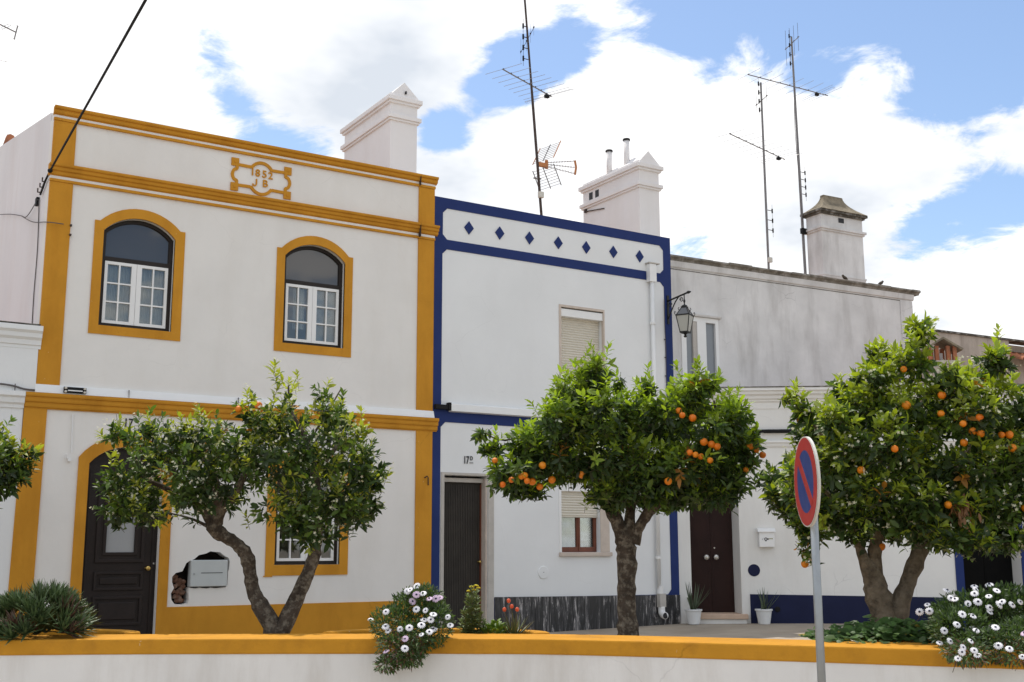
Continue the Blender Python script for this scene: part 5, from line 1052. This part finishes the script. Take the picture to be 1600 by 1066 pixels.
petals = None
def daisy_meshes():
    m = MB(); n = 13
    for k in range(n):
        a = 2 * math.pi * k / n; c, s = math.cos(a), math.sin(a); v = []
        for (r, w, z) in ((.007, .0022, .004), (.018, .0052, .0025), (.028, .0056, .001), (.034, .0028, -.002)):
            v += [(r * c - w * s, r * s + w * c, z), (r * c + w * s, r * s - w * c, z)]
        m.add(v, [(2 * i, 2 * i + 1, 2 * i + 3, 2 * i + 2) for i in range(3)])
    o = m.build('p', 'petal_white', None, recalc=False); pw = o.data; bpy.data.objects.remove(o)
    pp = pw.copy(); pp.materials.clear(); pp.materials.append(MATS['petal_pink'])
    o = MB().lathe([(.0095, .001), (.0095, .006), (.005, .010), (.001, .011)], (0, 0, 0), 10).build('e', 'daisy_eye', None); ey = o.data; bpy.data.objects.remove(o)
    return pw, pp, ey
PW, PP, EY = daisy_meshes()
def daisy_bush(label, loc, blobs, flowers, seed, dens=1.0, pink=(), hang=.30, lean=(-.08, -.076)):
    root = thing('daisy_bush', label, 'daisies', loc, VIEW_RZ, 'daisy bushes on the garden wall')
    rg = np.random.default_rng(seed); P, D, N, Ln, Wd, Cl = [], [], [], [], [], []; stems = MB()
    def front(x, z):
        best = .1
        for (bx, bz, rx, rz) in blobs:
            q = ((x - bx) / (rx * 1.1)) ** 2 + ((z - bz) / (rz * 1.1)) ** 2
            if q < 1: best = min(best, depth_of(bz) - .16 * math.sqrt(1 - q))
        return best
    def depth_of(z): return -hang if z < -.03 else (-hang * .8 if z < .04 else (-hang * .4 if z < .12 else .0))
    for (bx, bz, rx, rz) in blobs:
        n = int(5200 * dens * (rx * rz) * 11) + 120; u = unit(rg, n); r_ = .5 + .55 * rg.random(n) ** .6
        dy_ = depth_of(bz); Q = np.array([bx + lean[0] * dy_, dy_, bz + lean[1] * dy_]) + u * np.array([rx, .17, rz]) * r_[:, None]
        for q, uu in zip(Q, u):
            d = uu + rg.normal(size=3) * .6 + np.array([0, -.1, .5 if bz > 0 else -.2]); P.append(q); D.append(d); N.append(np.array([0, -.3, 1]) + rg.normal(size=3) * .5); L_ = rg.uniform(.028, .05); Ln.append(L_); Wd.append(L_ * .32)
            base = np.array([.07, .12, .025]) if rg.random() < .6 else np.array([.035, .065, .018])
            if bz < -.05 and rg.random() < .25: base = np.array([.13, .06, .035])
            Cl.append(base * rg.uniform(.7, 1.3))
    k = len(P); o = leaf_mesh('foliage', P, D, N, np.array(Ln), np.array(Wd), Cl, 'leaf_matt', root, np.array([(0, 0, 0), (.45, .5, .03), (.45, -.5, .03), (1, 0, -.05)]), [(0, 2, 1), (1, 2, 3)]); o['kind'] = 'stuff'
    rr = random.Random(seed)
    for i, (x, z) in enumerate(flowers):
        y = front(x, z) - rr.uniform(.01, .04); x += lean[0] * y; z += lean[1] * y
        f = put(bpy.data.objects.new('flower', PP if i in pink else PW), root); f.location = (x, y, z)
        f.rotation_euler = (rr.uniform(.5, 1.3), rr.uniform(-.45, .45), rr.uniform(-.5, .5)) if True else None
        s = rr.uniform(.66, 1.0); f.scale = (s, s * rr.uniform(.9, 1.0), s * rr.uniform(.6, 1.8))
        e = put(bpy.data.objects.new('flower_eye', EY), f)
        stems.tube([(x, y + .004, z - .003), (x + rr.uniform(-.02, .02), y + .05, z - .05), (x + rr.uniform(-.03, .03), y + .12, z - .10)], .0022, 4)
    s_ = stems.build('stems', 'twig', root, recalc=False); s_['kind'] = 'stuff'
daisy_bush('white daisies spilling over the ochre coping below the yellow house corner', (-3.558, -6.378, .57),
    [(-0.0, 0.18, 0.216, 0.185), (-0.18, 0.1, 0.17, 0.134), (0.15, 0.1, 0.128, 0.164), (0.05, 0.3, 0.154, 0.093), (-0.12, -0.08, 0.164, 0.113), (-0.22, -0.2, 0.082, 0.046), (-0.01, -0.01, 0.144, 0.123), (-0.05, -0.12, 0.113, 0.093)],
    [(-0.36, 0.14), (-0.23, 0.19), (-0.21, 0.05), (-0.12, 0.06), (-0.05, 0.07), (0.04, 0.09), (0.06, 0.13), (0.13, 0.17), (0.07, 0.2), (0.0, 0.32), (0.05, 0.33), (-0.05, 0.36), (0.0, 0.39), (-0.07, 0.35), (-0.03, 0.27), (0.1, 0.29), (0.15, 0.29), (0.24, 0.15), (0.26, 0.09), (0.04, 0.02), (0.1, 0.04), (0.13, 0.06), (-0.08, -0.01), (-0.08, -0.08), (-0.22, -0.1), (-0.23, 0.08), (0.18, 0.3), (0.0, 0.21), (0.11, 0.13)], 31, .75, (9, 14, 15, 16, 22, 24, 26))
daisy_bush('large bush of white dark-eyed daisies at the right end of the wall', (-.452, -9.250, .57),
    [(-0.06, 0.19, 0.353, 0.179), (0.17, 0.23, 0.259, 0.179), (-0.2, 0.1, 0.198, 0.141), (-0.01, -0.01, 0.259, 0.104), (-.15, -.06, .14, .07), (.15, -.07, .15, .06), (-0.29, 0.2, 0.104, 0.085), (0.44, 0.19, 0.259, 0.212), (0.25, 0.03, 0.236, 0.141)],
    [(-0.28, 0.38), (-0.25, 0.32), (-0.22, 0.31), (-0.08, 0.41), (0.03, 0.42), (-0.07, 0.38), (-0.08, 0.35), (0.02, 0.33), (0.08, 0.37), (-0.13, 0.28), (-0.06, 0.29), (0.11, 0.29), (0.09, 0.27), (0.18, 0.27), (0.24, 0.29), (-0.43, 0.28), (-0.49, 0.23), (-0.41, 0.23), (-0.17, 0.2), (-0.1, 0.19), (0.02, 0.25), (0.02, 0.22), (-0.21, 0.13), (-0.3, 0.09), (-0.08, 0.09), (0.02, 0.12), (0.05, 0.11), (-0.34, 0.01), (-0.26, 0.02), (-0.12, 0.02), (-0.17, -0.02), (-0.18, -0.05), (-0.21, -0.09), (-0.08, -0.07), (-0.1, -0.04), (0.06, -0.01), (0.13, -0.03), (0.21, -0.08), (0.24, 0.07), (.34, .2), (.42, .3), (.4, .05)], 37, .8, (38,), .58, (.405, -.083))

# feathery plant with yellow heads
yp = thing('yellow_flowered_plant', 'feathery grey-green plant with yellow flower heads in the planter before door 17D', 'plant', (-2.93, -6.17, .53), VIEW_RZ)
rgy = np.random.default_rng(8); P, D, N, Ln, Wd, Cl = [], [], [], [], [], []; stm = MB()
for s, (tx, ty, h) in enumerate(((0.0, 0, .40), (.04, .03, .38), (-.035, .02, .33), (-.07, 0, .22), (.08, 0, .2), (.11, .02, .13), (-.10, .03, .13))):
    stm.tube([(tx * .3, ty, 0), (tx * .8, ty, h * .6), (tx, ty, h)], .004, 5)
    for k in range(int(h * 420)):
        t = rgy.random() ** .8; z = t * h; an = rgy.uniform(0, 6.28); w = (1 - t) * .9 + .25
        P.append((tx * (.3 + .7 * t), ty, z)); D.append((math.cos(an) * w, math.sin(an) * w, .35)); N.append((0, 0, 1)); L_ = rgy.uniform(.05, .10) * (1.15 - .6 * t); Ln.append(L_); Wd.append(L_ * .16); Cl.append(np.array([.16, .22, .085]) * rgy.uniform(.7, 1.3))
fo = leaf_mesh('foliage', P, D, N, np.array(Ln), np.array(Wd), Cl, 'leaf_matt', yp); fo['kind'] = 'stuff'; stm.build('stems', 'twig', yp)
for (x, z, r) in ((-.005, .405, .018), (.03, .415, .02), (.05, .395, .015), (-.03, .37, .015), (.015, .38, .014)):
    m = MB()
    for k in range(14):
        a = k * 2.4; q = r * math.sqrt(k / 14); m.lathe([(.002, -.004), (.006, 0), (.005, .005), (.001, .007)], (x + q * math.cos(a), q * math.sin(a), z + .008 - q * q * 20), 6)
    m.build('flower_head', 'yellow_bloom', yp)
gp = thing('green_succulent', 'small bright green leafy succulent between yellow and red flowers', 'plant', (-2.77, -6.27, .53), VIEW_RZ)
P, D, N, Ln, Wd, Cl = [], [], [], [], [], []
for k in range(170):
    a = rgy.uniform(0, 6.28); q = math.sqrt(rgy.random()) * .11; P.append((q * math.cos(a), q * .7 * math.sin(a), .02 + rgy.random() * .13 * (1 - q / .14))); D.append((math.cos(a) * .7, math.sin(a) * .7, .8)); N.append((-math.cos(a), -math.sin(a), .6)); Ln.append(rgy.uniform(.04, .06)); Wd.append(rgy.uniform(.022, .032)); Cl.append(np.array([.13, .22, .035]) * rgy.uniform(.75, 1.25))
fo = leaf_mesh('foliage', P, D, N, np.array(Ln), np.array(Wd), Cl, 'leaf_fleshy', gp); fo['kind'] = 'stuff'
rp = thing('red_flowered_plant', 'tufted plant with orange-red blooms at the right end of the small planter', 'plant', (-2.64, -6.36, .53), VIEW_RZ)
m, ids = blade_rosette(random.Random(6), 60, .13, .23, .008, .5); o = m.build('blades', 'leaf_fleshy', rp)
colour_attr(o, [np.array([.13, .15, .055]) * (.6 + .7 * ((k * 31) % 11) / 11) for k in ids])
for (x, z) in ((-.045, .285), (-.08, .215), (.025, .215), (-.02, .24)):
    MB().tube([(x * .2, 0, 0), (x * .7, -.02, z * .6), (x, -.03, z)], .0028, 4).build('stem', 'twig', rp)
    MB().lathe([(.004, -.016), (.013, -.010), (.017, .004), (.012, .016), (.003, .02)], (x, -.03, z + .01), 8).build('bloom', 'red_bloom', rp, smooth=True)
iv = thing('ivy_patch', 'dark ivy creeping over the coping at the foot of the largest tree', 'ivy', (-.62, -8.45, .55), VIEW_RZ)
P, D, N, Ln, Wd, Cl = [], [], [], [], [], []
for k in range(1500):
    x = rgy.uniform(-.52, .50); y = rgy.normal() * .20 - .05; hh = .13 * math.exp(-((x - .1) / .42) ** 2) + .03; z = rgy.random() * hh
    P.append((x, y, z)); a = rgy.uniform(0, 6.28); D.append((math.cos(a), math.sin(a) - .4, .2)); N.append((rgy.normal() * .3, -.5, 1)); L_ = rgy.uniform(.03, .06) if rgy.random() < .85 else .085; Ln.append(L_); Wd.append(L_ * .95)
    c = np.array([.06, .12, .028]) * rgy.uniform(.6, 1.5)
    if rgy.random() < .012: c = np.array([.30, .24, .04])
    Cl.append(c)
fo = leaf_mesh('foliage', P, D, N, np.array(Ln), np.array(Wd), Cl, 'leaf', iv); fo['kind'] = 'stuff'

# ------------------------------------------------------------------ potted aloes by the maroon door
def potted(label, s, yl, seed, n, hgt):
    M3 = Matrix.Translation((4.536, 0, 0)) @ Matrix.Rotation(RB, 4, 'Z'); w = M3 @ Vector((s, yl, 0)); z = .065
    t = thing('potted_aloe', label, 'potted plant', (w.x, w.y, z), RB, 'potted aloes by the maroon door')
    MB().lathe([(.085, 0), (.092, .005), (.125, .205), (.138, .208), (.140, .232), (.122, .234), (.118, .19), (.05, .188)], (0, 0, 0), 26).build('pot', 'pot_white', t, smooth=False, bevel=.003)
    MB().lathe([(.117, .195), (.118, .204), (.04, .21)], (0, 0, 0), 18).build('soil', 'soil', t)
    r_ = random.Random(seed)
    for k in range(n):
        m, ids = blade_rosette(r_, 1, hgt * .9, hgt * 1.1, .016, .2)
        an = r_.uniform(0, 6.28); lean = rad(r_.uniform(5, 52)); m.v = [tuple(Matrix.Rotation(an, 3, 'Z') @ Matrix.Rotation(lean, 3, 'Y') @ Matrix.Rotation(rad(-75), 3, 'Y') @ Vector(v)) for v in m.v]
        m2_ = [Vector(v) for v in m.v]
        o = m.build('leaf', 'leaf_fleshy', t); o.location = (r_.uniform(-.03, .03), r_.uniform(-.03, .03), .2)
        colour_attr(o, [np.array([.075, .10, .055]) * r_.uniform(.8, 1.2)] * len(m.v))
    return t
potted('spreading aloe in a white pot left of the maroon door', .19, -.28, 2, 15, .46)
potted('narrow aloe in a white pot right of the maroon door, before the navy plinth', 1.30, -.20, 5, 11, .36)

# ------------------------------------------------------------------ two small birds on the stained ledge
def bird(label, s, face):
    w = Matrix.Translation((4.56, .30, 0)) @ Matrix.Rotation(RC, 4, 'Z') @ Vector((s, -.02, 6.222))
    t = thing('small_bird', label, 'bird', tuple(w), RC + (0 if face > 0 else math.pi), 'birds on the stained ledge')
    pts = [(-.075, 0, .035), (-.05, 0, .042), (-.02, 0, .052), (.015, 0, .062), (.035, 0, .078), (.048, 0, .094), (.064, 0, .094), (.080, 0, .090)]
    MB().tube(catmull(pts, 3), [max(.003, r) for r in np.interp(np.linspace(0, 7, 22), range(8), [.006, .014, .028, .032, .024, .021, .014, .002])], 10).tube([(.0, .008, .03), (.005, .008, .0)], .003, 4).tube([(.0, -.008, .03), (.005, -.008, .0)], .003, 4).build('body', 'bird_brown', t, smooth=True)
bird('small brown bird on the stained ledge below the weathered chimney', 4.28, -1)
bird('small brown bird on the stained ledge right of the weathered chimney', 5.22, 1)
